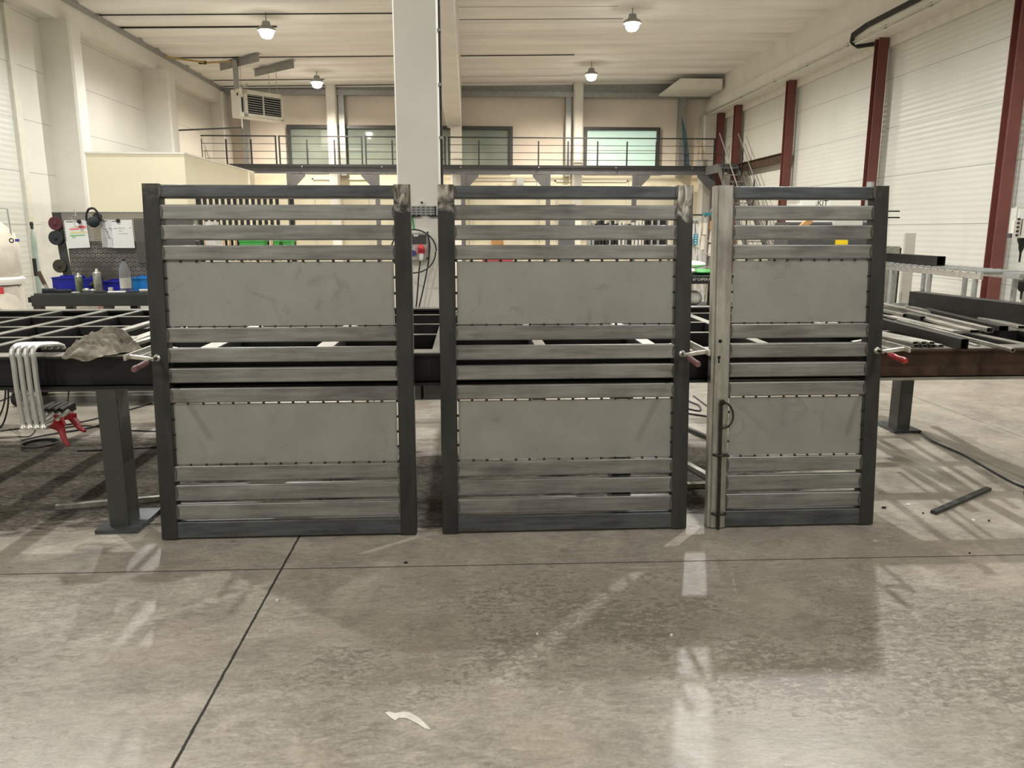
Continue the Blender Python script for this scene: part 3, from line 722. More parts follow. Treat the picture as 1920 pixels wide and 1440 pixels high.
# ------------------------------------------------------------------ welding table
TZ = .9; TF = 3.815; TR = 6.1; TXL, TXR = -4.6, 3.45
t = thing('welding_table', 'long low steel grid welding table behind the gates', 'table', (-.2, 5, 0))
prof = ibeam(.12, .165, .01, .014)
for xa, xb, m in ((TXL, 1.28, 'black'), (1.281, TXR, 'rust')):
    b = MB(); b.profile((xa, TF + .06, TZ - .0825), (xb, TF + .06, TZ - .0825), prof); part(b, 'front_beam', m, t)
    f = MB().box(xa, xb, TF - .001, TF + .121, TZ - .004, TZ + .0006); part(f, 'beam_flange', 'flange', t)
    part(MB().box(xa, xb, TF - .002, TF + .03, TZ - .1665, TZ - .151), 'beam_flange', 'flange' if m == 'rust' else 'black', t)
b = MB(); b.profile((TXL, TR, TZ - .0825), (TXR, TR, TZ - .0825), prof); part(b, 'rear_beam', 'black', t)
part(MB().box(TXL, TXR, TR - .061, TR + .06, TZ - .004, TZ + .0006), 'beam_flange', 'flange', t)
for y in (4.54, 5.05, 5.62):
    part(MB().rtube('X', TXL + .02, TXR - .02, y - .02, y + .02, TZ - .12, TZ - .004, .004), 'long_bar', 'black', t)
    part(MB().box(TXL + .02, TXR - .02, y - .02, y + .02, TZ - .006, TZ - .002), 'long_bar_edge', 'flange', t)
for x, w in ((-4.4, .05), (-3.75, .05), (-3.11, .05), (-2.78, .06), (-2.51, .045), (-1.36, .09), (-.76, .09), (-.14, .1), (.38, .06), (.97, .07), (1.6, .06), (2.35, .06), (3.0, .06), (3.41, .08)):
    part(MB().rtube('Y', TF + .1, TR - .05, x - w / 2, x + w / 2, TZ - .13, TZ - .003, .004), 'cross_bar', 'black', t)
    part(MB().box(x - w / 2 + .001, x + w / 2 - .001, TF + .122, TR - .062, TZ - .005, TZ - .0005), 'cross_bar_top', 'flange', t)
LEGS = [(-1.79, TF + .06, 1), (.79, TF + .06, 0), (3.29, 5.55, 1), (3.3, TF + .06, 1), (-4.2, 6.05, 0), (.55, 6.0, 0)]
for x, y, fl in LEGS:
    part(MB().rtube('Z', .02, TZ - .165, x - .05, x + .05, y - .06, y + .07, .006), 'leg', 'grey_paint', t)
    part(MB().box(x - .1, x + .11, y - .115, y + .2, 0, .02), 'foot_plate', 'rail', t)
# ------------------------------------------------------------------ screw clamps
def clamp(pt, sgn, handle, label):
    """pt = centre of the pad on the upright; local: -Y towards the camera"""
    X, Y, Z = pt
    t = thing('screw_clamp', label, 'clamp', pt, 'screw clamps holding the gates')
    L = lambda x, y, z: (X + x * sgn, Y + y, Z + z)
    part(MB().lathe(L(0, -.001, 0), [(.017, 0), (.017, .006), (.012, .01), (.009, .014)], 16, (0, -1, 0)), 'pad', 'zinc', t)
    part(MB().cyl(L(0, -.01, 0), L(.004, -.12, -.004), .0065, n=10), 'screw', 'weld', t)
    part(MB().lathe(L(.004, -.105, -.004), [(.008, 0), (.013, .01), (.015, .04), (.013, .09), (.016, .13), (.012, .145)], 14, (.03 * sgn, -1, -.06)), 'handle', handle, t)
    part(MB().obar(L(-.012, -.07, .004), L(.112, -.075, .022), .02, .02, (0, 0, 1), .004), 'sliding_arm', 'zinc', t)
    part(MB().obar(L(.1, -.12, .02), L(.1, .24, .02), .011, .026, (0, 0, 1)), 'rail', 'zinc', t)
    part(MB().obar(L(.105, .235, .02), L(-.01, .235, .004), .02, .022, (0, 0, 1), .004), 'fixed_arm', 'zinc', t)
    return t
def on_gate(px, py):
    d = _ray(px, py); k = math.tan(LEAN); tt = (3.655 + k * EYE) / (d[1] - k * d[2]); return Vector((d[0] * tt, d[1] * tt, EYE + d[2] * tt))
clamp(on_gate(295, 671), -1, 'redwood', 'screw clamp with pinkish handle on the left gate')
clamp(on_gate(1279, 663), 1, 'redwood', 'screw clamp with dull red handle on the middle gate')
clamp(on_gate(1644, 657), 1, 'redgloss', 'screw clamp with bright red handle on the narrow gate')
# ------------------------------------------------------------------ hanging lever clamps
def hclamp(k):
    x = -2.185 + .032 * k; y0 = TF - .035
    t = thing('lever_clamp', ['leftmost grip clamp hung on the table edge', 'second grip clamp from the left on the table edge', 'grip clamp third from the left on the table edge', 'rightmost grip clamp on the table edge, red handles in front'][k], 'clamp', (x, y0, .52), 'grip clamps hanging on the table edge')
    lean = .004
    arm = [(x + .035, y0 + .2, .925), (x + .03, y0 + .15, .942), (x + .012, y0 + .05, .955), (x + .003, y0 + .012, .95), (x, y0 - .012, .925), (x + .004, y0 - .015, .88), (x + lean * .5, y0 - .01, .74), (x + lean, y0, .575)]
    P = catmull([Vector(p) for p in arm], 4)
    part(MB().tube(P, .0125, 8), 'frame_arm', 'alu', t)
    part(MB().ball((x + .035, y0 + .205, .915), .012, 8, (1, 1.2, .8)), 'jaw_pad', 'zinc', t)
    q = Vector((x + lean, y0, .565))
    part(MB().lathe(q + Vector((0, 0, -.02)), [(.018, 0), (.02, .01), (.012, .022), (.012, .035)], 12), 'foot', 'zinc', t)
    part(MB().tube([q + Vector((0, .0, -.005)), q + Vector((.03, .04, .005)), q + Vector((.055, .08, .028)), q + Vector((.07, .11, .045))], .012, 8, 4), 'lower_arm', 'zinc', t)
    part(MB().obar(q + Vector((.04, .09, .04)), q + Vector((.06, .18, .055)), .026, .045, (0, 0, 1), .008), 'lever_body', 'weld', t)
    if k >= 2:
        e = .0 if k == 3 else .02
        pts = [q + Vector((.02, .03, -.0)), q + Vector((.05, .05, -.03)), q + Vector((.07, .035, -.075)), q + Vector((.095, .02, -.115))]
        if k == 2: pts = [q + Vector((.07, .15, .03)), q + Vector((.1, .14, -.0)), q + Vector((.14, .12, -.045)), q + Vector((.175, .1, -.06))]
        P = catmull(pts, 5); mb = MB(); n = len(P)
        mb.tube(P, .015, 10, radii=(.026, .007)); part(mb, 'lever_handle', 'red', t, label='red plastic lever handle')
        part(MB().obar(q + Vector((.05, .06, .02)), pts[1] + Vector((.02, 0, .01)), .012, .03, (0, 0, 1), .003), 'release_lever', 'red', t)
    else:
        part(MB().obar(q + Vector((.03, .1, .02)), q + Vector((.06, .15, -.02)), .018, .03, (0, 0, 1), .004), 'lever_handle', 'red', t)
for k in range(4): hclamp(k)
# ------------------------------------------------------------------ rag
def rag():
    from mathutils import noise as nz
    c = Vector((-1.815, TF + .065, TZ)); nx, ny = 90, 70; vs = []; fs = []
    tilt = .32
    for j in range(ny + 1):
        for i in range(nx + 1):
            u = i / nx * 2 - 1; v = j / ny * 2 - 1
            uu = u * math.sqrt(1 - v * v / 2); vv = v * math.sqrt(1 - u * u / 2)
            r = min(1, math.hypot(uu, vv)); ang = math.atan2(vv, uu)
            ro = 1 + .12 * math.sin(3 * ang + 1) + .09 * math.sin(5 * ang + 2) + .06 * math.sin(9 * ang)
            x0 = uu * .17 * ro; y0 = vv * .105 * ro
            x = x0 * math.cos(tilt) - y0 * math.sin(tilt); y = x0 * math.sin(tilt) + y0 * math.cos(tilt)
            q = Vector((uu * 1.3 - .9 * vv, vv * 3.2 + 1.3 * uu, 1.7))
            warp = Vector((nz.noise(q * .8 + Vector((9, 0, 0))), nz.noise(q * .8 + Vector((0, 9, 0))), 0)) * .9
            ridge = abs(nz.noise(q * 1.0 + warp)) * 3.4 - .6
            ridge2 = abs(nz.noise(q * 2.0 + warp * 1.3 + Vector((4, 2, 0)))) * 3.4 - .5
            f2 = nz.noise(q * 2.4 + Vector((5, 1, 0)))
            body = (1 - r ** 3)
            h = body * (.06 + .03 * math.exp(-((uu - .1) ** 2 + (vv - .25) ** 2) * 3)) + (.022 * ridge + .012 * ridge2) * (1 - r ** 5 * .6)
            h = max(h, .004 + .004 * (1 + f2))
            z = h
            if y < -.1:            # hangs over the front edge
                d = -.1 - y; y = -.1 - .022 - h * .3 - .004 * f2; z = h * .55 - d * 1.0
            vs.append(c + Vector((x + .008 * f2, y, z)))
    for j in range(ny):
        for i in range(nx):
            a = j * (nx + 1) + i; fs.append((a, a + 1, a + nx + 2, a + nx + 1))
    mb = MB(); mb.add(vs, fs)
    solo(mb, 'rag', 'cloth', 'crumpled grimy grey rag over the welding table edge', 'rag', sharp=180)
rag()
# ------------------------------------------------------------------ loose steel on the table
def lay(name, near, far, w, h, mat, label, L=None, z=TZ, t=.003, group='loose steel tubes on the table', solid=False):
    P = atz(near[0], near[1], z); Q = atz(far[0], far[1], z); d = (Q - P); d.z = 0; L = L or d.length; d.normalize()
    r = Vector((d[1], -d[0], 0)); c0 = P + r * (w / 2) + Vector((0, 0, h / 2 + .001)); c1 = c0 + d * L
    mb = MB()
    if solid: mb.obar(c0, c1, w, h, (0, 0, 1), min(.004, h * .4))
    else: mb.hollow(c0, c1, w, h, t, r=min(.005, h * .3))
    solo(mb, name, mat, label, 'tube' if not solid else 'bar', group)
lay('square_tube', (1800, 656), (1662, 618), .04, .056, 'darktube', 'dark square tube jutting over the rusty table edge, biggest of the front tubes', 1.5)
k = 0
for n, x in enumerate((1713, 1729, 1745, 1759)):
    lay('flat_tube', (x, 652.2), (x - 52, 641.5), .033, .016, 'raw', ['bottom row flat tube at the left of the small stack', 'bottom row flat tube second from left in the stack', 'bottom row flat tube third from left in the stack', 'bottom row flat tube at the right of the small stack'][n], .9, t=.002)
for n, x in enumerate((1711, 1727, 1742)):
    lay('flat_tube', (x, 646.6), (x - 52, 636), .033, .016, 'raw', ['top row flat tube at the left of the small stack', 'top row flat tube in the middle of the stack', 'top row flat tube at the right of the stack'][n], .9, z=TZ + .0175, t=.002)
lay('square_tube', (1895, 661), (1816, 640), .02, .02, 'raw', 'thin square tube jutting farthest over the rusty table edge', 1.3, t=.002)
lay('flat_bar', (1829, 650), (1806, 643.5), .026, .009, 'raw', 'short flat bar beside the biggest front tube', .6, solid=True)
lay('flat_bar', (1786, 626), (1663, 596), .06, .016, 'raw', 'broad flat bar with rounded end in the tube pile', solid=True)
lay('flat_channel', (1818, 625), (1750, 607), .06, .02, 'raw', 'open thin channel right of the broad flat bar', 1.0, t=.002)
lay('square_tube', (1849, 624), (1700, 587.5), .04, .03, 'raw', 'long pale tube with cut-outs near its end', 1.6)
lay('square_tube', (1872, 622), (1800, 604), .055, .035, 'darktube', 'dark wide open tube in front of the tall black tube', 1.1)
lay('flat_tube', (1908, 617), (1740, 579), .06, .02, 'raw', 'thin wide tube lying nearest the tall black tube', 1.35)
lay('square_tube', (1793, 601.5), (1712, 582.5), .025, .028, 'raw', 'short tube with dark open end in mid pile', .8)
lay('square_tube', (1725, 602), (1664, 588), .035, .03, 'darktube', 'short dark tube end beside the narrow gate upright', .9)
lay('square_tube', (1692, 595.5), (1663, 588.5), .024, .026, 'raw', 'small tube end close to the narrow gate upright', .7)
P = atz(1692, 580, TZ); Q = atz(1920, 615, TZ); d = (Q - P).normalized(); P = P + Vector((.09, 0, 0)); P1 = P + d * 2.0
mb = MB(); mb.hollow(P + Vector((0, 0, .07)), P1 + Vector((0, 0, .07)), .1, .14, .004)
solo(mb, 'box_tube', 'darktube', 'tall black box tube on the right end of the table', 'tube', 'loose steel tubes on the table')
# bars behind the rag
lay('flat_tube', (196, 663), (283, 637), .04, .02, 'raw', 'flat tube right of the rag on the table front', .9)
lay('flat_tube', (171, 664), (200, 654), .03, .018, 'raw', 'short flat tube poking out from under the rag', .5)
lay('flat_bar', (222, 646), (283, 624), .06, .012, 'raw', 'wide flat bar behind the rag, second from the front', .8, solid=True)
lay('square_tube', (214, 626), (283, 606), .055, .02, 'raw', 'wide tube farthest behind the rag', 1.0)
lay('flat_bar', (266, 620), (283, 615), .03, .012, 'black', 'short black bar end beside the left gate upright', .4, solid=True)
# ------------------------------------------------------------------ on the floor
mb = MB(); pts = [(722, 1337), (729, 1335), (741, 1338), (757, 1335), (768, 1337), (784, 1345), (800, 1360), (808, 1369), (797, 1367), (782, 1357), (762, 1347), (748, 1347), (741, 1352), (733, 1347)]
pp = [atz(x, y, 0) for x, y in pts]
mb.prism([(p[0], p[1]) for p in pp], 'Z', .0008, .0022)
solo(mb, 'paper_scrap', 'scrap', 'torn strip of white paper lying on the floor in front', 'paper scrap', sharp=10)
def ground_bar(a, b, w, h, name, mat, label, ang=False):
    P, Q = atz(*a, 0), atz(*b, 0)
    mb = MB()
    if ang:
        mb.profile(P, Q, [(-w / 2, .001), (w / 2, .001), (w / 2, .005), (-w / 2 + .004, .005), (-w / 2 + .004, h), (-w / 2, h)])
    else: mb.obar(P + Vector((0, 0, h / 2 + .001)), Q + Vector((0, 0, h / 2 + .001)), w, h, (0, 0, 1), .002)
    solo(mb, name, mat, label, 'bar')
ground_bar((106, 956), (340, 936), .03, .03, 'angle_bar', 'raw', 'angle bar on the dirty floor behind the left table leg')
ground_bar((1750, 964), (1853, 919), .034, .018, 'flat_bar', 'mill', 'flat bar lying on the floor at the right')
ground_bar((1288, 915), (1345, 912), .04, .03, 'square_bar', 'raw', 'bar on the floor seen between the middle and narrow gates')
ground_bar((1288, 875), (1345, 908), .04, .03, 'square_bar', 'raw', 'slanting bar on the floor between the middle and narrow gates')
ground_bar((1285, 806), (1345, 833), .03, .03, 'square_bar', 'darktube', 'dark bar on the floor farther back between the gates')
def chip(px, py, s, mat, label, i):
    p = atz(px, py, 0); r = random.Random(i); n = 6
    poly = [(p[0] + s * r.uniform(.6, 1.2) * math.cos(2 * PI * k / n), p[1] + s * r.uniform(.5, 1) * math.sin(2 * PI * k / n)) for k in range(n)]
    solo(MB().prism(poly, 'Z', .0006, .004 + s * .4), 'debris_chip', mat, label, 'debris', 'chips of debris on the floor', 10)
for i, (x, y, s, m, l) in enumerate(((761, 1056, .008, 'rubber', 'black crumb on the floor joint in front of the gates'), (1703, 948, .012, 'paper', 'white chip on the floor left of the flat bar'), (1657, 953, .012, 'weld', 'dark chip on the floor by the narrow gate foot'), (1824, 977, .012, 'paper', 'white chip on the floor right of the flat bar'), (1731, 963, .006, 'rubber', 'tiny dark chip at the left end of the flat bar'), (1818, 1038, .005, 'rubber', 'tiny dark speck on the floor joint at the right'), (1854, 977, .007, 'weld', 'small brown chip at the far right of the floor'), (1007, 1190, .006, 'paper', 'pale fleck on the floor in front of the middle gate'), (520, 1127, .006, 'paper', 'pale fleck by the long floor joint'), (1259, 1192, .006, 'paper', 'pale fleck left of the bright floor patch'))):
    chip(x, y, s, m, l, i)
def gcable(px, label, r=.007, z=None, name='cable', mat='cable', sm=6):
    P = [atz(p[0], p[1], r if len(p) < 3 else p[2]) for p in px]
    solo(MB().tube(P, r, 6, sm), name, mat, label, 'cable', 'black cables on the floor')
gcable([(1655, 795), (1675, 797), (1712, 803), (1738, 820), (1755, 830), (1806, 852), (1830, 866), (1872, 890), (1900, 905), (1925, 915)], 'black cable snaking over the floor at the right')
gcable([(0, 672 + 136), (40, 803), (120, 797), (200, 780), (285, 756)], 'black cable crossing the floor behind the grip clamps', .006)
gcable([(0, 752), (80, 722), (160, 708), (230, 703)], 'black cable farthest back on the left floor', .006)
gcable([(110, 804), (160, 798), (230, 806), (300, 809)], 'thin black cable passing behind the left table leg', .005)
gcable([(30, 818), (55, 818), (66, 806), (66, 790)], 'thin black cable ending in a grey torch', .004)
gcable([(145, 845), (200, 843), (300, 838), (420, 834)], 'black cable on the dirty floor behind the left gate', .006)
gcable([(1288, 766), (1312, 770), (1310, 760), (1292, 752), (1288, 744)], 'looped black cable just right of the middle gate', .007)
gcable([(1300, 742), (1330, 764), (1350, 776)], 'black cable between the middle and narrow gates', .006)
gcable([(1288, 775), (1350, 784)], 'straight black cable between the middle and narrow gates', .007)
c = atz(74, 834, 0)
t = thing('cable_coil', 'grey coil of cable on the dirty floor below the grip clamps', 'cable', c)
for i in range(3):
    part(MB().torus((c[0] + .02 * i, c[1] - .03 * i, .008 + .011 * i), .1 + .009 * i, .006, 32, 6), 'cable_loop', 'cable', t)
part(MB().tube([c + Vector((-.13, .02, .03)), c + Vector((-.05, .25, .012)), c + Vector((.1, .4, .008)), c + Vector((.2, .55, .008))], .007, 6, 5), 'cable_end', 'cable', t)
p = atz(10, 822, 0)
t = thing('welding_torch', 'grey metal cable connector lying on the floor at far left', 'connector', p)
part(MB().lathe(p + Vector((-.1, 0, .015)), [(.012, 0), (.014, .06), (.01, .16), (.006, .2)], 10, (1, .1, 0)), 'body', 'zinc', t)
# cables hanging below the table at the left
for i, (a, b, l) in enumerate((((9, 700), (-8, 790), 'black cable hanging under the table at far left edge'), ((11, 700), (2, 800), 'second black cable hanging under the table at far left edge'), ((73, 705), (72, 745), 'short black cable hanging beside the grip clamps'), ((128, 715), (112, 775), 'black cable hanging just right of the grip clamps'))):
    q = atz(b[0], b[1], .008); p = aty(a[0], a[1] - 14, q[1] - .3)
    solo(MB().tube([p, (p + q) / 2 + Vector((.012, .03, -.05)), q, q + Vector((-.15, .1, 0))], .007, 6, 6), 'hanging_cable', 'cable', l, 'cable', 'black cables hanging under the table')

# ------------------------------------------------------------------ workbench at the left rear
BZ = .93; BF = 7.35; BR = 8.0
t = thing('workbench', 'dark grey steel workbench behind the left gate', 'workbench', (-3.2, 7.6, 0))
bx0, bx1 = -4.0, -2.1
part(MB().box(bx0, bx1, BF, BR, BZ - .02, BZ), 'worktop', 'darkgrey', t)
part(MB().rtube('X', bx0 - .03, bx1, BF, BF + .06, BZ - .12, BZ - .021, .004), 'front_apron', 'grey_paint', t)
part(MB().cyl((bx0 - .06, BF + .03, BZ - .06), (bx0 - .03, BF + .03, BZ - .06), .035, n=4), 'end_cap', 'rubber', t)
for x in (bx0 + .02, -3.35, -2.25):
    for y in (BF + .03, BR - .05):
        part(MB().box(x - .035, x + .035, y - .035, y + .035, 0, BZ - .12), 'leg', 'grey_paint', t)
part(MB().box(bx0 + .05, bx1, BF + .15, BR - .1, .28, .31), 'lower_shelf', 'darkgrey', t)
# perforated tool wall
WY = 7.92
def wp(x, y, Y=None): return aty(x, y, WY if Y is None else Y)
a = wp(97, 397); b = wp(371, 397); lo = BZ
t = thing('tool_wall', 'perforated grey steel tool wall standing on the workbench', 'tool wall', ((a[0] + b[0]) / 2, WY, BZ))
zmid = wp(130, 452)[2]
L = t.location
part(MB().box(a[0] + .08, b[0], WY, WY + .004, zmid, a[2] - .006), 'upper_perforated_sheet', 'perf', t)
part(MB().box(a[0] + .12, b[0], WY, WY + .004, lo, zmid), 'lower_plate', 'perfback', t)
part(MB().prism([(a[0], a[2]), (a[0] + .08, a[2]), (a[0] + .13, lo), (a[0] + .05, lo)], 'Y', WY - .004, WY + .008), 'side_plate', 'grey_paint', t)
part(MB().box(a[0], b[0], WY - .006, WY + .01, a[2] - .008, a[2]), 'top_edge', 'galv', t)
# side panel of the tool wall, right
p = wp(252, 410); q = wp(371, 500)
part(MB().box(p[0], q[0], WY - .02, WY - .004, BZ + .25, p[2]), 'right_panel', 'perf', t)
def disc(px, py, R, mat, label, hub='rubber'):
    p = wp(px, py, WY - .03); t = thing('grinding_disc', label, 'grinding disc', p, 'grinding discs hung on the tool wall')
    part(MB().lathe(p, [(R * .25, 0), (R * .95, .0), (R, .004), (R, .012), (R * .95, .016), (R * .25, .02)], 28, (0, 1, 0)), 'disc', mat, t)
    part(MB().lathe(p + Vector((0, -.004, 0)), [(R * .08, -.004), (R * .3, 0), (R * .32, .01)], 14, (0, 1, 0)), 'hub', hub, t)
disc(103, 419, .066, 'maroon', 'maroon grinding disc, topmost on the tool wall edge', 'maroon')
disc(104, 446, .07, 'charcoal', 'black grinding disc below the maroon one')
disc(111, 499, .065, 'olive', 'olive flap disc, lowest on the tool wall edge', 'charcoal')
def sheet(px4, label, marks, name='paper_sheet', dy=.012, mat='paper'):
    P = [wp(x, y, WY - dy) for x, y in px4]; c = sum(P, Vector()) / 4
    mb = MB(); mb.add(P + [p + Vector((0, .002, 0)) for p in P], [(0, 3, 2, 1), (4, 5, 6, 7), (0, 1, 5, 4), (1, 2, 6, 5), (2, 3, 7, 6), (3, 0, 4, 7)])
    t = thing(name, label, 'paper', c, 'paper sheets pinned to the tool wall')
    part(mb, 'sheet', mat, t)
    for u0, u1, v0, v1, m in marks:
        Q = []
        for u, v in ((u0, v0), (u1, v0), (u1, v1), (u0, v1)):
            Q.append(P[0].lerp(P[1], u).lerp(P[3].lerp(P[2], u), v) + Vector((0, -.0012, 0)))
        part(MB().add(Q, [(0, 3, 2, 1)]), 'printed_mark', m, t)
    return t
sheet([(120, 413.5), (161, 412.5), (169, 464), (127, 466)], 'paper sheet with pink and green marker lines on the tool wall', [(.08, .4, .03, .065, 'ink'), (.2, .62, .29, .34, 'pink'), (.62, .95, .2, .3, 'pink'), (.2, .95, .4, .46, 'lemon'), (.18, .85, .52, .56, 'limegreen'), (.25, .42, .59, .62, 'limegreen'), (.3, .8, .24, .26, 'lemon')])
ink = [(.1, .5, .03, .065, 'ink'), (.2, .45, .34, .36, 'ink'), (.55, .8, .3, .32, 'ink'), (.4, .55, .42, .44, 'ink'), (.5, .6, .62, .64, 'ink'), (.55, .8, .66, .67, 'ink'), (.72, .74, .72, .86, 'ink'), (.86, .88, .72, .86, 'ink'), (.72, .88, .71, .725, 'ink'), (.7, .95, .88, .9, 'ink'), (.7, .9, .36, .38, 'ink')]
sheet([(186, 411.5), (214, 412), (220, 465), (192, 463.5)], 'paper sheet with small sketches, partly under the right sheet', ink, dy=.01, mat='paper_shaded')
sheet([(208, 412.5), (247, 412), (253, 465), (213, 465)], 'plain white paper sheet held by a black magnet', [(.03, .3, .03, .06, 'ink'), (.1, .25, .3, .315, 'ink'), (.3, .45, .28, .295, 'ink'), (.5, .62, .29, .305, 'ink'), (.85, .92, .27, .29, 'ink'), (.3, .75, .48, .49, 'ink'), (.3, .5, .38, .39, 'ink')], dy=.016)
p = wp(221, 414, WY - .022); solo(MB().cyl(p, p + Vector((0, .01, 0)), .02, n=18), 'round_magnet', 'rubber', 'round black magnet on the right paper sheet', 'magnet')
p = wp(148, 415, WY - .03); t = thing('key_ring', 'steel key ring hanging over the marked paper sheet', 'key ring', p)
part(MB().torus(p + Vector((-.035, 0, .03)), .03, .003, 20, 6, (0, 1, 0)), 'ring', 'zinc', t); part(MB().ball(p, .022, 10, (1, .6, 1)), 'fob', 'rubber', t); part(MB().tube([p + Vector((-.02, 0, .05)), p + Vector((-.03, 0, .1)), p + Vector((-.045, .005, .12))], .006, 6, 3), 'chain', 'zinc', t)
# ear defenders
p = wp(175, 415, WY - .06); t = thing('ear_defenders', 'black ear defenders hanging at the top of the tool wall', 'ear defenders', p)
part(MB().ball(p + Vector((0, 0, -.005)), .062, 14, (1.0, .55, .85)), 'ear_cup', 'charcoal', t)
part(MB().ball(p + Vector((.03, .03, .04)), .05, 12, (.9, .55, .9)), 'ear_cup', 'rubber', t)
part(MB().tube([p + Vector((-.062, 0, .0)), p + Vector((-.06, .0, .06)), p + Vector((-.03, .0, .115)), p + Vector((.02, 0, .12)), p + Vector((.055, 0, .07)), p + Vector((.075, 0, .02))], .011, 8, 5), 'headband', 'rubber', t)
# blue bins
def bin_(px0, px1, pyt, Y, mat, label, h=None):
    a = aty(px0, pyt, Y); b = aty(px1, pyt, Y); z1 = a[2]; x0, x1 = a[0], b[0]; d = .16; z0 = BZ + .001
    t = thing('storage_bin', label, 'bin', ((x0 + x1) / 2, Y + d / 2, z0), 'blue storage bins on the workbench')
    w = .004
    part(MB().box(x0, x1, Y, Y + d, z0, z0 + w), 'bottom', mat, t); part(MB().box(x0, x1, Y, Y + w, z0 + w, z1), 'front_wall', mat, t); part(MB().box(x0, x1, Y + d - w, Y + d, z0 + w, z1 + .01), 'back_wall', mat, t)
    part(MB().box(x0, x0 + w, Y + w, Y + d - w, z0 + w, z1), 'side_wall', mat, t); part(MB().box(x1 - w, x1, Y + w, Y + d - w, z0 + w, z1), 'side_wall', mat, t)
    part(MB().rtube('X', x0 - .004, x1 + .004, Y - .006, Y, z1 - .014, z1, .002), 'rim', mat, t)
bin_(97, 144, 520, 7.64, 'blue', 'dark blue storage bin at the left of the workbench')
bin_(154, 178, 522, 7.66, 'blue', 'dark blue storage bin between the two spray cans')
bin_(194, 232, 527, 7.66, 'blue', 'dark blue storage bin left of the clear bottle')
bin_(247, 300, 520.5, 7.64, 'skyblue', 'sky blue storage bin right of the clear bottle')
# spray cans
def can(px, pyt, R, mat, label):
    p = aty(px, 546, 7.5); top = aty(px, pyt, 7.5)[2]; z0 = BZ + .001; h = top - z0; x, y = p[0], 7.5
    t = thing('spray_can', label, 'spray can', (x, y, z0), 'spray cans on the workbench')
    part(MB().lathe((x, y, z0), [(R * .94, 0), (R, .005), (R, h * .8), (R * .9, h * .83), (R * .55, h * .86)], 20), 'can_body', mat, t)
    part(MB().lathe((x, y, z0 + h * .82), [(R * .98, 0), (R * .8, h * .04), (R * .4, h * .07)], 16), 'can_collar', 'zinc', t)
    part(MB().lathe((x, y, z0 + h * .88), [(R * .32, 0), (R * .34, h * .06), (R * .26, h * .12)], 12), 'nozzle_cap', 'white', t)
can(150, 512, .033, 'cangreen', 'shorter spray can with greenish label')
can(185, 504, .037, 'cangrey', 'taller grey spray can in the middle of the workbench')
p = aty(237, 546, 7.48); x, y, z0 = p[0], 7.48, BZ + .001; h = aty(237, 486, 7.48)[2] - z0
t = thing('clear_bottle', 'clear plastic bottle on the workbench in front of the tool wall', 'bottle', (x, y, z0))
part(MB().lathe((x, y, z0), [(.046, 0), (.05, .008), (.05, h * .62), (.046, h * .7), (.03, h * .84), (.016, h * .92), (.015, h * .96)], 22), 'bottle_body', 'glass', t)
part(MB().cyl((x, y, z0 + h * .95), (x, y, z0 + h), .017, n=14), 'cap', 'rubber', t)
part(MB().lathe((x, y, z0 + h * .12), [(.0505, 0), (.0505, h * .3)], 22), 'label', 'greybox', t)
# brush, tools and clutter
a = aty(90, 545, 7.42); b = aty(72, 509, 7.42); a.z = BZ + .015
t = thing('wire_brush', 'brown handled brush standing at the left end of the workbench', 'brush', a)
part(MB().obar(a.lerp(b, .3), b, .035, .02, (0, 1, 0), .006), 'handle', 'brown', t); part(MB().obar(a, a.lerp(b, .34), .03, .022, (0, 1, 0), .004), 'ferrule', 'zinc', t)
def tool(px0, px1, name, mat, label, h=.02, Y=7.42, w=.03):
    a = aty(px0, 548, Y)[0]; b = aty(px1, 548, Y)[0]
    mb = MB().obar((a, Y, BZ + h / 2 + .001), (b, Y + .03, BZ + h / 2 + .001), w, h, (0, 0, 1), min(h, w) * .35)
    solo(mb, name, mat, label, 'tool', 'small tools lying on the workbench')
tool(80, 104, 'angle_grinder', 'charcoal', 'black grinder body lying at the left of the bench', .04, 7.41, .05)
tool(106, 133, 'scriber', 'charcoal', 'dark tool lying in front of the left blue bin', .03, 7.41, .04)
tool(134, 146, 'ruler', 'paper', 'white ruler end in front of the green can', .006, 7.4)
tool(176, 200, 'chisel', 'rubber', 'black bar tool in front of the grey can', .012, 7.39)
tool(203, 234, 'white_box', 'paper', 'white flat box in front of the clear bottle', .012, 7.4, .06)
tool(236, 258, 'file', 'charcoal', 'dark file right of the white flat box', .01, 7.4)
p = aty(207, 548, 7.45); solo(MB().box(p[0] - .018, p[0] + .018, 7.45, 7.48, BZ + .001, BZ + .045), 'eraser_block', 'greybox', 'small pale block in front of the blue bins', 'block')
p = aty(162, 545, 7.44); t = thing('steel_roll', 'shiny curved steel pieces beside the green can', 'steel pieces', (p[0], 7.44, BZ + .001))
part(MB().ball((p[0], 7.44, BZ + .022), .02, 10, (1.8, 1, 1)), 'curved_piece', 'zinc', t); part(MB().ball((p[0] + .05, 7.45, BZ + .018), .016, 10, (1.6, 1, 1)), 'curved_piece', 'zinc', t)
p = aty(174, 524, 7.56); solo(MB().obar((p[0] - .02, 7.56, BZ + .001 + .04), (p[0] + .02, 7.6, BZ + .085), .05, .05, (0, -.2, 1)), 'square_tube_offcut', 'darktube', 'tilted square tube offcut between the cans', 'offcut')
tool(262, 285, 'pliers', 'zinc', 'bright pliers at the right of the workbench', .03, 7.41, .04)
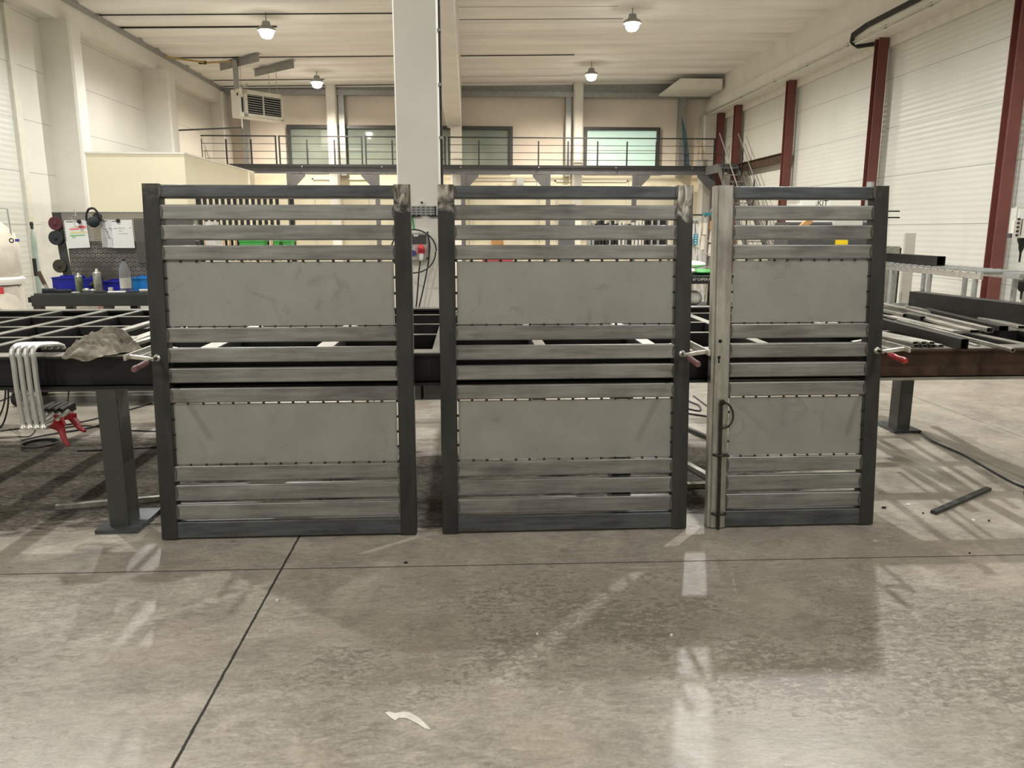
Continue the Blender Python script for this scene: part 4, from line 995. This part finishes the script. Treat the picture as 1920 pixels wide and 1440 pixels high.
# below the bench
p = aty(205, 566, 8.6)
solo(MB().box(-3.95, -3.1, 8.7, 8.74, .05, .86), 'white_board', 'white', 'white board leaning behind the workbench legs', 'board')
solo(MB().box(-4.35, -3.2, 9.3, 9.36, .02, .72), 'brown_board', 'terracotta', 'reddish brown board standing behind the workbench', 'board')
for i, (x, l) in enumerate(((-3.02, 'dark square post leaning under the workbench, left one'), (-2.75, 'dark square post leaning under the workbench, right one'))):
    solo(MB().obar((x, 8.2, .0), (x + .1, 8.35, .88), .12, .12, (0, 1, 0), .005), 'steel_post', 'darktube', l, 'post')
# leaning white panels by the pillar and gas cylinder
p0 = aty(80, 575, 11.5); p1 = aty(92, 425, 11.5)
solo(MB().prism([(p0[0] + .05, .0), (p0[0] + .42, .0), (p0[0] + .42, 1.62), (p0[0] + .12, 1.62), (p0[0] + .05, 1.3)], 'Y', 11.5, 11.56), 'tall_board', 'offwhite', 'tall pale panel leaning behind the grinding discs', 'panel')
p = aty(71, 520, 11.7); t = thing('gas_cylinder', 'slim grey green gas cylinder against the left wall', 'gas cylinder', (p[0], 11.7, 0))
part(MB().lathe((p[0], 11.7, 0), [(.034, 0), (.038, .02), (.038, 1.38), (.032, 1.45), (.016, 1.5), (.014, 1.52)], 18), 'cylinder_body', 'gascyl', t)
part(MB().lathe((p[0], 11.7, 1.52), [(.02, 0), (.02, .05), (.028, .06), (.02, .1)], 10), 'valve', 'rubber', t)
part(MB().box(p[0] - .028, p[0] + .028, 11.657, 11.655, .85, 1.1), 'cylinder_label', 'rubber', t)
# dust extractor at the far left
X, Y = -4.92, 8.5
t = thing('dust_extractor', 'white dust extractor with a pale filter bag at the far left', 'dust extractor', (X, Y, 0))
part(MB().lathe((X - .12, Y, 1.02), [(.27, 0), (.29, .04), (.29, .3), (.26, .45), (.1, .62), (.01, .66)], 24), 'filter_bag', 'bag', t)
part(MB().lathe((X - .12, Y, .94), [(.3, 0), (.31, .02), (.31, .06), (.28, .08)], 28), 'collar', 'white', t)
part(MB().lathe((X - .12, Y, .3), [(.24, 0), (.28, .06), (.28, .6), (.26, .63)], 24), 'collection_bag', 'bag', t)
part(MB().tube([(X - .35, Y - .3, .93), (X - .12, Y - .34, .9), (X - .02, Y - .34, .8), (X - .06, Y - .34, .6), (X - .05, Y - .33, .5)], .055, 12, 5), 'hose', 'white', t)
part(MB().lathe((X - .03, Y - .44, .6), [(.17, 0), (.18, .01), (.18, .1), (.15, .14)], 24, (.5, 1, 0)), 'fan_housing', 'white', t)
part(MB().tube([(X + .04, Y - .5, .63), (X + .16, Y - .52, .62), (X + .24, Y - .5, .7)], .055, 12, 4, radii=(.05, .06)), 'branch_pipe', 'ducthose', t)
part(MB().tube([(X + .16, Y - .52, .62), (X + .28, Y - .48, .55), (X + .45, Y - .4, .42)], .05, 12, 4), 'branch_pipe', 'bag', t)
part(MB().box(X + .06, X + .16, Y - .32, Y - .29, .86, .93), 'bag_clip', 'redtape', t)
mb = MB().tube([(X + .15, Y, .05), (X + .15, Y, 1.0), (X + .13, Y, 1.72), (X - .12, Y, 1.74)], .008, 6); part(mb, 'bag_frame', 'galv', t)
q = aty(22, 451, Y - .29); part(MB().torus((q[0], Y - .295, q[2]), .02, .006, 14, 6, (0, 1, 0)), 'printed_mark', 'rubber', t); part(MB().box(q[0] + .035, q[0] + .075, Y - .296, Y - .288, q[2] - .012, q[2] + .016), 'printed_mark', 'tape', t)
part(MB().box(X - .45, X + .25, Y - .45, Y + .3, .05, .28), 'base', 'darkgrey', t)
# trolley under / behind the table
t = thing('tool_trolley', 'low dark trolley on castors behind the welding table', 'trolley', (-3.25, 7.0, 0))
part(MB().rtube('X', -3.9, -2.6, 6.75, 7.25, .16, .6, .02), 'trolley_body', 'rubber', t)
part(MB().box(-3.96, -2.56, 6.72, 7.28, .13, .16), 'trolley_frame', 'darkgrey', t)
for x in (-3.95, -2.62):
    for y in (6.8, 7.23):
        w = part(MB().cyl((x - .02, y, .06), (x + .02, y, .06), .06, n=18), 'castor_wheel', 'rubber', t)
        part(MB().box(x - .028, x + .028, y - .02, y + .05, .1, .13), 'castor_fork', 'galv', w, top=t)
for px, l in ((408, 'yellow corner piece on the floor seen below the fourth slat, left one'), (466, 'yellow corner piece on the floor behind the left gate, right one')):
    p = atz(px, 727, 0); solo(MB().box(p[0] - .045, p[0] + .045, p[1], p[1] + .2, 0, .09), 'corner_piece', 'yellow', l, 'corner piece', 'yellow corner pieces')
# weights at the foot of the middle pillar
for i, (px0, px1, l) in enumerate(((760, 798, 'dark block at the foot of the middle pillar, left one'), (801, 840, 'dark block at the foot of the middle pillar, right one'))):
    a = atz(px0, 722, 0); b = atz(px1, 722, 0); solo(MB().rtube('Z', 0, .3, a[0], b[0], 6.82, 7.15, .015), 'ballast_block', 'darkgrey', l, 'block', 'dark blocks at the pillar foot')
# ------------------------------------------------------------------ on the middle pillar
PY = CY
def pp(x, y): return aty(x, y, PY)
a = pp(762, 436); b = pp(805, 486)
t = thing('socket_box', 'grey power socket box on the front of the middle pillar', 'socket box', ((a[0] + b[0]) / 2, PY, b[2]))
part(MB().rtube('Y', PY - .09, PY, a[0], b[0], b[2], a[2], .012), 'housing', 'greybox', t)
c = pp(775, 440); d = pp(800, 457); part(MB().rtube('Y', PY - .1, PY - .09, c[0] - .03, d[0], d[2], c[2], .006), 'breaker_cover', 'darkgrey', t)
c = pp(781, 441); part(MB().box(c[0] - .02, c[0] + .022, PY - .103, PY - .1, c[2] - .01, c[2] + .006), 'sticker', 'paper', t)
c = pp(791, 470)
s = part(MB().lathe((c[0], PY - .09, c[2]), [(.034, 0), (.034, .03), (.03, .04)], 20, (0, -1, -.2)), 'red_socket', 'redtape', t, label='red round power socket')
part(MB().lathe((c[0], PY - .12, c[2] + .022), [(.028, 0), (.03, .02), (.02, .045)], 18, (0, -1, .5)), 'socket_lid', 'redtape', s, top=t)
part(MB().lathe((c[0], PY - .13, c[2] - .03), [(.022, 0), (.02, .03), (.012, .06)], 14, (0, -.5, -1)), 'plug', 'greybox', s, top=t)
c = pp(776, 474); part(MB().lathe((c[0], PY - .09, c[2]), [(.026, 0), (.026, .025)], 16, (0, -1, 0)), 'blue_socket', 'tape', t, label='blue round power socket')
for x, y in ((801, 438), (802, 483)):
    q = pp(x, y); part(MB().cyl((q[0], PY - .1, q[2]), (q[0], PY - .088, q[2]), .008, n=10), 'screw', 'rubber', t)
# coiled cable on the box
c = pp(792, 468)
t = thing('hanging_cable_coil', 'black cable coil hung around the socket box', 'cable', (c[0], PY - .11, c[2]))
cc = pp(778, 470)
mb = MB().tube([Vector((cc[0] + .2 * math.cos(k), PY - .115 - .004 * i, cc[2] + .19 * math.sin(k))) for i, k in enumerate([2 * PI * j / 36 - .0 for j in range(37)])], .0065, 8); part(mb, 'cable_loop', 'cable', t)
q0 = pp(803, 434); q1 = pp(806, 470); q2 = pp(801, 510); q3 = pp(786, 578); q4 = pp(782, 590)
part(MB().tube([Vector((q[0], PY - .1 - .02 * (i == 1), q[2])) for i, q in enumerate((q0, q1, q2, q3, q4))] + [Vector((q4[0] - .05, PY - .1, .35))], .0065, 8, 6), 'cable', 'cable', t)
q0 = pp(802, 434); q1 = pp(807, 460); q2 = pp(804, 495); part(MB().tube([Vector((q[0], PY - .108, q[2])) for q in (q0, q1, q2)], .0065, 8, 6), 'cable', 'cable', t)
q0 = pp(790, 485); q1 = pp(787, 510); q2 = pp(783, 560); q3 = pp(780, 585)
t2 = thing('power_cable', 'black cable running down the pillar from the red socket', 'cable', (q0[0], PY - .12, .4))
part(MB().tube([Vector((q0[0], PY - .14, q0[2])), Vector((q1[0], PY - .12, q1[2])), Vector((q2[0], PY - .1, q2[2])), Vector((q3[0], PY - .1, q3[2])), Vector((q3[0] - .05, PY - .12, .4))], .0065, 8, 6), 'cable', 'cable', t2)
q0 = pp(772, 404); q1 = pp(777, 432); solo(MB().tube([Vector((q0[0], PY - .01, q0[2])), Vector((q1[0], PY - .01, q1[2]))], .007, 6), 'green_cable', 'green', 'short green cable above the socket box', 'cable')
# perforated clip plate and washer
a = pp(755, 386); b = pp(817, 404)
t = thing('clip_plate', 'slotted grey plate on the middle pillar above the socket box', 'plate', ((a[0] + b[0]) / 2, PY, b[2]))
part(MB().box(a[0], b[0], PY - .02, PY, b[2], a[2]), 'plate', 'galv', t)
for r in range(4):
    for k in range(5):
        x = pp(776 + 9 * k, 390)[0]; z = a[2] - .014 - .022 * r
        part(MB().box(x - .014, x + .014, PY - .022, PY - .0195, z - .003, z + .003), 'slot_dark_strip', 'hollow', t)  # thin black strip standing in for the shade in a slot
part(MB().box(b[0] - .008, b[0] + .004, PY - .022, PY, b[2] - .01, a[2]), 'side_flange', 'black', t)
part(MB().box(a[0], pp(790, 400)[0], PY - .03, PY - .02, b[2] - .012, b[2]), 'lower_lip', 'black', t)
part(MB().box(pp(804, 400)[0], b[0] + .03, PY - .03, PY - .02, b[2] - .012, b[2]), 'lower_lip', 'black', t)
q = pp(791, 380); t = thing('wall_washer', 'round white washer screwed on the middle pillar', 'washer', q)
part(MB().cyl(q + Vector((0, -.008, 0)), q + Vector((0, -.001, 0)), .026, n=22), 'washer', 'offwhite', t); part(MB().cyl(q + Vector((0, -.014, 0)), q + Vector((0, -.008, 0)), .01, n=12), 'screw_head', 'rubber', t)
# conduit up the right edge
x = -.24; t = thing('cable_conduit', 'black cable conduit running up the right edge of the middle pillar', 'conduit', (x + .012, PY + .03, 1.6))
part(MB().cyl((x + .012, PY + .03, 1.72), (x + .012, PY + .03, 4.86), .012, n=8), 'conduit_pipe', 'cable', t)
for z in (2.3, 2.75, 3.2, 3.7): part(MB().box(x - .004, x + .03, PY + .01, PY + .05, z, z + .025), 'clip', 'galv', t)
# ------------------------------------------------------------------ things seen through the gaps
# rack of bar clamps, rear left
RY = 12.0
t = thing('clamp_rack', 'dark steel rack rail carrying bar clamps at the rear left', 'rack', (-3.9, RY, 0))
a = aty(380, 380, RY); b = aty(530, 380, RY)
part(MB().box(a[0] - .1, b[0] + .15, RY + .03, RY + .07, 1.97, 2.02), 'rack_rail', 'black', t)
part(MB().box(a[0] - .1, b[0] + .3, 11.56, RY + .1, 1.19, 1.222), 'rack_shelf', 'black', t)
for x in (a[0] - .08, b[0] + .12): part(MB().box(x - .03, x + .03, RY + .03, RY + .09, 0, 1.97), 'rack_post', 'black', t)
bc = thing('bar_clamp', 'x', 'clamp', (0, RY, 0), 'bar clamps hanging on the rear rack')
part(MB().box(-.024, .024, -.012, .012, 1.05, 2.08), 'bar', 'darktube', bc, True); part(MB().box(-.03, .03, -.11, .028, 2.022, 2.06), 'fixed_jaw', 'weld', bc, True); part(MB().box(-.026, .026, -.1, .014, 1.45, 1.49), 'sliding_jaw', 'weld', bc, True); part(MB().lathe((0, -.085, 1.25), [(.014, 0), (.018, .05), (.014, .12), (.008, .2)], 10), 'handle', 'wood', bc, True)
ords = ['first', 'second', 'third', 'fourth', 'fifth', 'sixth', 'seventh', 'eighth', 'ninth', 'tenth', 'eleventh', 'twelfth', 'thirteenth']
for i in range(13):
    x = aty(384 + 11.3 * i, 380, RY)[0]; l = 'bar clamp on the rear rack seen through the left gate, %s from the left' % ords[i]
    if i == 0: bc.location = (x, RY, 0); bc['label'] = l
    else: dup(bc, (x, RY, 0), l)
for px0, px1, l in ((449, 494, 'green crate hanging on the rear clamp rack, wide one'), (513, 524, 'small green crate at the right of the rear rack, left one'), (530, 546, 'small green crate at the right of the rear rack, right one')):
    a = aty(px0, 453, 11.6); b = aty(px1, 468, 11.6); t = thing('green_crate', l, 'crate', ((a[0] + b[0]) / 2, 11.6, b[2]), 'green crates on the rear rack')
    part(MB().box(a[0], b[0], 11.6, 11.85, b[2], a[2] + .02), 'crate_body', 'green', t); part(MB().box(a[0] - .01, b[0] + .01, 11.59, 11.86, a[2] - .005, a[2] + .02), 'crate_rim', 'green', t)
a = aty(382, 440, 11); solo(MB().prism([(a[0] - .02, 0), (a[0] + .16, 0), (a[0] + .16, 1.2), (a[0] + .12, 1.62), (a[0] + .03, 1.62)], 'Y', 11, 11.3), 'grey_hopper', 'greybox', 'pale hopper shape right of the tool wall seen through the left gate', 'hopper')
# lower cream wall: door frames and pipe
def frame_on_wall(px0, px1, py, name, label):
    a = aty(px0, py, 27.2); b = aty(px1, py, 27.2); o = MB(); t0 = .05
    o.box(a[0], b[0], 27.18, 27.25, a[2] - t0, a[2]); o.box(a[0], a[0] + t0, 27.18, 27.25, 0, a[2]); o.box(b[0] - t0, b[0], 27.18, 27.25, 0, a[2])
    struct(o, name, 'offwhite', label, 'door frame')
frame_on_wall(585, 695, 334, 'trim_11', 'pale frame on the rear wall under the gallery, left one')
frame_on_wall(880, 1010, 336, 'trim_12', 'pale frame on the rear wall under the gallery, middle one')
frame_on_wall(1040, 1178, 338, 'trim_13', 'pale frame on the rear wall under the gallery, right one')
a = aty(975, 345, 27.0); solo(MB().box(a[0] - .12, a[0] + .12, 26.98, 27.2, a[2] - .1, a[2] + .2), 'switch_box', 'galv', 'small grey box on the rear wall above the middle gate', 'box')
# rear shelf with standing sheets, behind the middle gate
SY = 16
t = thing('sheet_rack', 'dark rack of upright offcuts at the rear seen through the middle gate', 'rack', (3.4, SY, 0))
a = aty(1103, 415, SY); b = aty(1262, 415, SY)
part(MB().box(a[0] - .1, b[0] + .1, SY - .2, SY + .4, 1.0, 1.05), 'rack_base', 'black', t)
for x in (a[0] - .05, b[0] + .05): part(MB().box(x - .04, x + .04, SY - .2, SY - .12, 0, 1.0), 'rack_leg', 'black', t)
part(MB().box(a[0] - .1, b[0] + .1, SY + .34, SY + .38, 1.05, 1.1), 'rack_rail', 'black', t)
ORD = ords + ['fourteenth', 'fifteenth', 'sixteenth', 'seventeenth', 'eighteenth', 'nineteenth', 'twentieth', 'twenty first', 'twenty second', 'twenty third', 'twenty fourth', 'twenty fifth', 'twenty sixth']
rr = random.Random(11); px = 1104; i = 0
for k in range(26):
    wpx = rr.choice((4, 5, 6)); p = aty(px, 400, SY); w = wpx * SY / F * .82
    hgt = (1.66 + rr.uniform(-.03, .05)) if px < 1200 else (1.72 + rr.uniform(-.04, .12))
    m = rr.choice(('darktube', 'black', 'darktube', 'galv') if px < 1160 else ('offwhite', 'darktube', 'galv', 'bag'))
    if not 1160 < px < 1166:
        solo(MB().box(p[0], p[0] + w, SY - .1 + rr.uniform(0, .1), SY + .25, 1.051, hgt), 'upright_offcut', m, '%s upright offcut from the left in the rear rack' % ORD[i], 'offcut', 'upright offcuts in the rear rack'); i += 1
    px += wpx + (1 if px < 1160 else rr.choice((1, 2)))
    if px > 1258: break
a = aty(920, 456, 18); solo(MB().prism([(a[0], 1.0), (a[0] + .32, 1.0), (a[0] + .28, 1.4), (a[0] + .04, 1.42)], 'Y', 18, 18.3), 'cardboard_box', 'tan', 'tan cardboard box at the rear seen through the middle gate', 'box')
a = aty(905, 492, 18); solo(MB().box(a[0] - .0, a[0] + .7, 17.9, 18.5, .0, .99), 'red_cabinet', 'redtape', 'low red cabinet at the rear seen as a thin line in the middle gate', 'cabinet')
a = aty(1060, 420, 20); solo(MB().box(a[0] - .15, a[0] + .25, 20, 20.3, 0, 2.15), 'grey_locker', 'mezz', 'narrow dark grey locker at the rear behind the middle gate', 'locker')
a = aty(1160, 384, 21); t = thing('desk_lamp_arm', 'dark slanting arm at the rear seen above the top slat of the middle gate', 'arm', (a[0], 21, 0)); part(MB().obar((a[0] - .5, 21, 1.8), (a[0] + .05, 21, 2.02), .06, .08, (0, 0, 1)), 'arm', 'darktube', t); part(MB().box(a[0] - .05, a[0] + .03, 21, 21.08, 0, 2.0), 'column', 'galv', t)
# gap between middle and narrow gate: bench with sacks, ladders
t = thing('dark_bench', 'dark bench with chalk writing seen between the middle and narrow gates', 'bench', (2.8, 9.4, 0))
part(MB().box(2.2, 3.4, 9.0, 9.8, .88, .97), 'bench_top', 'black', t, label='dark edge with chalk writing')
for x in (2.25, 2.93, 3.35): part(MB().box(x - .06, x + .06, 9.02, 9.14, 0, .88), 'leg', 'black', t)
part(MB().box(2.25, 3.35, 9.1, 9.75, .56, .6), 'lower_shelf', 'black', t)
q = aty(1318, 524, 8.999); part(text_xz('67 CAPSA.MS', .042, (q[0], 8.999, q[2])), 'chalk_writing', 'greybox', t)
def sack(x, y, z, sx, sy, sz, mat, label, cat='sack'):
    mb = MB(); mb.ball((x, y, z + sz), 1, 14, (sx, sy, sz)); solo(mb, 'sack', mat, label, cat, 'sacks on the dark bench')
sack(2.62, 9.3, .97, .13, .16, .05, 'white', 'white sack on the dark bench, left one')
sack(2.86, 9.35, .97, .16, .16, .035, 'green', 'green printed sack on the dark bench')
sack(2.8, 9.55, 1.04, .16, .14, .045, 'white', 'white sack piled behind the green one')
sack(2.5, 9.3, .6, .1, .16, .09, 'white', 'white sack on the bench lower shelf, left one'); sack(2.75, 9.3, .6, .1, .16, .09, 'white', 'white sack on the bench lower shelf, right one')
LY = 15.5
def ladder(px_top, px_bot, pyt, pyb, label, mat, cap):
    a0 = aty(px_top[0], pyt, LY); a1 = aty(px_top[1], pyt, LY); b0 = aty(px_bot[0], pyb, LY); b1 = aty(px_bot[1], pyb, LY)
    k = a0[2] / (a0[2] - b0[2]); f0 = a0.lerp(b0, k); f1 = a1.lerp(b1, k)
    t = thing('step_ladder', label, 'ladder', ((f0[0] + f1[0]) / 2, LY, 0), 'step ladders at the rear')
    for s_, e_ in ((a0, f0), (a1, f1)):
        part(MB().obar(s_, e_ + Vector((0, -.3, 0)), .05, .025, (0, 1, 0)), 'side_rail', mat, t); part(MB().obar(s_, e_ + Vector((0, .5, 0)), .04, .02, (0, 1, 0)), 'rear_leg', mat, t)
    for i in range(1, 7):
        p = a0.lerp(f0 + Vector((0, -.3, 0)), i / 7); q = a1.lerp(f1 + Vector((0, -.3, 0)), i / 7); part(MB().obar(p, q, .06, .02, (0, 0, 1)), 'step', mat, t)
    part(MB().box(a0[0] - .04, a1[0] + .04, LY - .1, LY + .1, a0[2] - .02, a0[2] + .03), 'top_cap', cap, t)
    return t
lt = ladder((1323, 1344), (1313, 1338), 402, 500, 'aluminium step ladder with teal cap wrapped in pale foam', 'alu', 'teal')
for s_, e_, n in (((1323, 418), (1321, 440), 1), ((1319, 442), (1317, 468), 1), ((1336, 430), (1333, 455), 1), ((1333, 458), (1331, 480), 1)):
    p = aty(s_[0], s_[1], LY - .12); q = aty(e_[0], e_[1], LY - .12); part(MB().cyl(p, q, .045, n=10), 'foam_wrap', 'bag', lt)
p = aty(1334, 420, LY - .1); part(MB().box(p[0] - .05, p[0] + .1, LY - .16, LY - .14, p[2] - .12, p[2] + .06), 'cardboard_pad', 'tan', lt)
p = aty(1338, 398, LY); part(MB().torus((p[0], LY, p[2]), .07, .008, 18, 6, (0, 1, 0)), 'top_loop', 'galv', lt)
LY = 13.5
l2 = ladder((1299, 1306), (1297, 1308), 412, 500, 'narrow pale ladder with a teal label beside the foam wrapped ladder', 'alu', 'alu')
p = aty(1304, 449, LY - .16); part(MB().box(p[0] - .035, p[0] + .035, LY - .18, LY - .165, p[2] - .09, p[2] + .09), 'teal_label', 'teal', l2)
for i in range(4): part(MB().box(p[0] - .012, p[0] + .012, LY - .184, LY - .18, p[2] - .07 + .042 * i, p[2] - .055 + .042 * i), 'label_mark', 'paper', l2)
solo(MB().obar((3.0, 10.6, 0), (2.84, 10.9, 1.1), .03, .03, (0, 1, 0)), 'leaning_bar', 'rust', 'brown bar leaning beside the narrow gate upright', 'bar')
p = aty(1308, 403, 10); t = thing('prong_stand', 'black stand whose prong sticks out right of the middle gate top', 'stand', (p[0] - .14, 10, 0)); part(MB().obar((p[0] - .14, 10, p[2]), (p[0] + .06, 10, p[2]), .02, .02, (0, 0, 1)), 'prong', 'rubber', t); part(MB().box(p[0] - .16, p[0] - .12, 9.98, 10.02, 0, p[2] + .02), 'post', 'black', t)
# machine behind the narrow gate
MY = 11.0
a = aty(1502, 366, MY); b = aty(1562, 366, MY)
t = thing('sawing_machine', 'white machine with dark lettering behind the narrow gate', 'machine', ((a[0] + b[0]) / 2, MY, 0))
part(MB().rtube('Z', 0, a[2], a[0], b[0], MY, MY + .5, .02), 'machine_column', 'white', t)
part(MB().box(a[0] - .05, b[0] + .02, MY - .01, MY + .5, a[2], a[2] + .03), 'top_plate', 'green', t)
q = aty(1541, 381, MY - .003); part(text_xz(':KIT', .105, (q[0], MY - .002, q[2])), 'lettering', 'rubber', t)
a = aty(1480, 416, MY - .4); b = aty(1630, 440, MY - .4)
part(MB().rtube('X', a[0], b[0], MY - .4, MY + .1, 1.0, a[2], .03), 'machine_bed', 'darkgrey', t)
p = aty(1512, 420, MY - .45); part(MB().obar((p[0] - .12, MY - .45, p[2] - .1), (p[0] + .05, MY - .45, p[2] + .06), .08, .08, (0, 1, 0)), 'arm', 'tan', t)
p = aty(1585, 418, MY - .41); part(MB().rtube('Y', MY - .46, MY - .4, p[0] - .18, p[0] + .22, p[2] - .1, p[2] + .1, .02), 'control_panel', 'greybox', t)
p = aty(1580, 455, MY - .42); part(MB().box(p[0] - .1, p[0] + .06, MY - .45, MY - .4, p[2] - .06, p[2] + .05), 'warning_plate', 'yellow', t)
a = aty(1632, 345, 13); solo(MB().cyl((a[0], 13, 0), (a[0], 13, 2.3), .06, n=14), 'extraction_pipe', 'galv', 'grey vertical pipe between the red column and the narrow gate top', 'pipe')
# prongs right of the narrow gate
for i, y in enumerate((396, 408)):
    p = aty(1676, y, 6.5); solo(MB().cyl((p[0] - .12, 6.5, p[2]), (p[0] + .05, 6.5, p[2]), .006, n=8), 'rack_prong', 'rubber', 'black prong right of the narrow gate top, %s one' % ('upper', 'lower')[i], 'prong')
part_post = aty(1658, 400, 6.5); solo(MB().box(part_post[0] - .03, part_post[0] + .0, 6.49, 6.53, 0, 1.72), 'rack_post', 'black', 'black rack post hidden behind the narrow gate upright', 'post')
# roller conveyor with a tube on it
CZ = 1.08
P0 = atz(1662, 493, CZ); P1 = atz(1842, 509, CZ); d = (P1 - P0).normalized()
t = thing('roller_conveyor', 'grey roller conveyor stand by the right wall', 'conveyor', (P0 + P1) / 2 * 1.0)
t.location.z = 0
rt_ = Vector((-d[1], d[0], 0)); wd = .42
if rt_[0] < 0: rt_ = -rt_
LL = (P1 - P0).length
for o_ in (0, wd):
    part(MB().obar(P0 + rt_ * o_ + Vector((0, 0, -.05)), P1 + rt_ * o_ + Vector((0, 0, -.05)), .03, .07, (0, 0, 1), .004), 'side_rail', 'alu', t)
n = 14
for i in range(n):
    p = P0 + d * (LL * (i + .5) / n); part(MB().cyl(p + rt_ * .0 + Vector((0, 0, -.012)), p + rt_ * wd + Vector((0, 0, -.012)), .022, n=12), 'roller', 'galv', t)
    part(MB().cyl(p - rt_ * .025 + Vector((0, 0, -.012)), p - rt_ * .015 + Vector((0, 0, -.012)), .012, n=8), 'roller_pin', 'zinc', t)
for k in (.08, .52, .95):
    for o_ in (0, wd):
        p = P0 + d * LL * k + rt_ * o_; part(MB().cyl((p[0], p[1], 0), (p[0], p[1], CZ - .08), .028, n=12), 'leg', 'galv', t)
    p = P0 + d * LL * k; part(MB().obar((p[0], p[1], .55), (p[0] + rt_[0] * wd, p[1] + rt_[1] * wd, .55), .03, .04, (0, 0, 1)), 'crossbar', 'galv', t)
A0 = P0 + rt_ * .1 + Vector((0, 0, .068)) - d * .3; A1 = atz(1823, 499, CZ + .01); A1 = P0 + rt_ * .1 + d * ((A1 - P0).dot(d)) + Vector((0, 0, .068))
mb = MB(); mb.hollow(A0, A1, .1, .11, .005); solo(mb, 'box_tube', 'darktube', 'dark square tube lying on the roller conveyor', 'tube')
# conveyor outfeed table running to the drill
E0 = P1 + rt_ * .2 + d * .16; E1 = E0 + rt_ * 1.2 - d * .2
t = thing('support_table', 'narrow grey support arm between conveyor and drill press', 'arm', (E0 + E1) / 2); part(MB().obar(E0 + Vector((0, 0, -.03)), E1 + Vector((0, 0, -.03)), .22, .05, (0, 0, 1), .01), 'table_plate', 'galv', t); q = E1 - rt_ * .2; part(MB().box(q[0] - .04, q[0] + .04, q[1] - .04, q[1] + .04, 0, E1[2] - .06), 'leg', 'galv', t)
# drill press at the right frame edge
DY = 8.6
a = aty(1905, 388, DY); 
t = thing('drill_press', 'grey milling drill press cut by the right frame edge', 'drill press', (a[0] + .25, DY, 0))
z1 = a[2]; x0 = a[0]; bz = aty(1905, 446, DY)[2]
part(MB().rtube('Z', bz, z1, x0 + .015, x0 + .5, DY, DY + .04, .006).rtube('Z', bz, z1, x0 + .3, x0 + .5, DY + .04, DY + .5, .01), 'head', 'greybox', t)
part(MB().box(x0 + .035, x0 + .14, DY - .012, DY, z1 - .13, z1 - .02), 'gauge_plate', 'paper', t)
part(MB().box(x0 - .01, x0 + .13, DY - .02, DY + .02, bz, z1 - .15), 'control_panel', 'offwhite', t)
for i in range(5):
    part(MB().cyl((x0 + .03, DY - .04, bz + .03 + .045 * i), (x0 + .03, DY - .02, bz + .03 + .045 * i), .012, n=10), 'button', 'rubber', t)
part(MB().box(x0 + .075, x0 + .082, DY - .024, DY - .02, bz + .03, bz + .2), 'scale_strip', 'rubber', t)
part(MB().box(x0 - .04, x0 - .01, DY - .01, DY + .03, bz, bz + .05), 'side_knob', 'darkgrey', t)
q = aty(1917, 446, DY + .1); part(MB().lathe((q[0], DY + .1, bz), [(.05, 0), (.05, -.03), (.03, -.08), (.028, -.12), (.012, -.17), (.01, -.28)], 14), 'spindle', 'rubber', t)
zt = aty(1917, 512, DY + .1)[2]
part(MB().box(q[0] - .03, q[0] + .7, DY - .1, DY + .5, zt - .06, zt), 'work_table', 'darkgrey', t)
part(MB().lathe((q[0] - .0, DY + .0, zt - .06), [(.06, 0), (.075, -.03), (.06, -.09), (.03, -.14), (.014, -.15), (.01, -.24)], 14), 'crank', 'rubber', t)
part(MB().rtube('Z', 0, z1 + .05, x0 + .52, x0 + .8, DY + .1, DY + .45, .02), 'column', 'greybox', t)
# board leaning near the right wall
BYY = 11.6
a = aty(1699, 437, BYY); b = aty(1718, 437, BYY); c = aty(1688, 505, BYY); kk = a[2] / (a[2] - c[2])
f = a.lerp(c, kk)
mb = MB(); w = b[0] - a[0]
mb.add([f + Vector((0, -.2, 0)), f + Vector((w, -.2, 0)), b, a, f + Vector((.0, -.15, 0)), f + Vector((w + .02, -.15, 0)), b + Vector((.02, .05, 0)), a + Vector((0, .05, 0))], [(0, 1, 2, 3), (7, 6, 5, 4), (0, 4, 5, 1), (1, 5, 6, 2), (2, 6, 7, 3), (3, 7, 4, 0)])
solo(mb, 'leaning_board', 'boardgrey', 'tall pale grey board leaning behind the roller conveyor', 'board', sharp=10)
a = aty(1673, 462, 10.9); b = aty(1686, 480, 10.9)
t = thing('green_grey_bin', 'grey green bin standing behind the conveyor next to the narrow gate', 'bin', (b[0] - .15, 11.1, 0)); part(MB().box(a[0] - .3, b[0], 10.9, 11.3, 0, a[2]), 'bin_body', 'cangrey', t); part(MB().box(b[0], b[0] + .025, 10.9, 11.3, 0, a[2] - .02), 'bin_side', 'rubber', t)
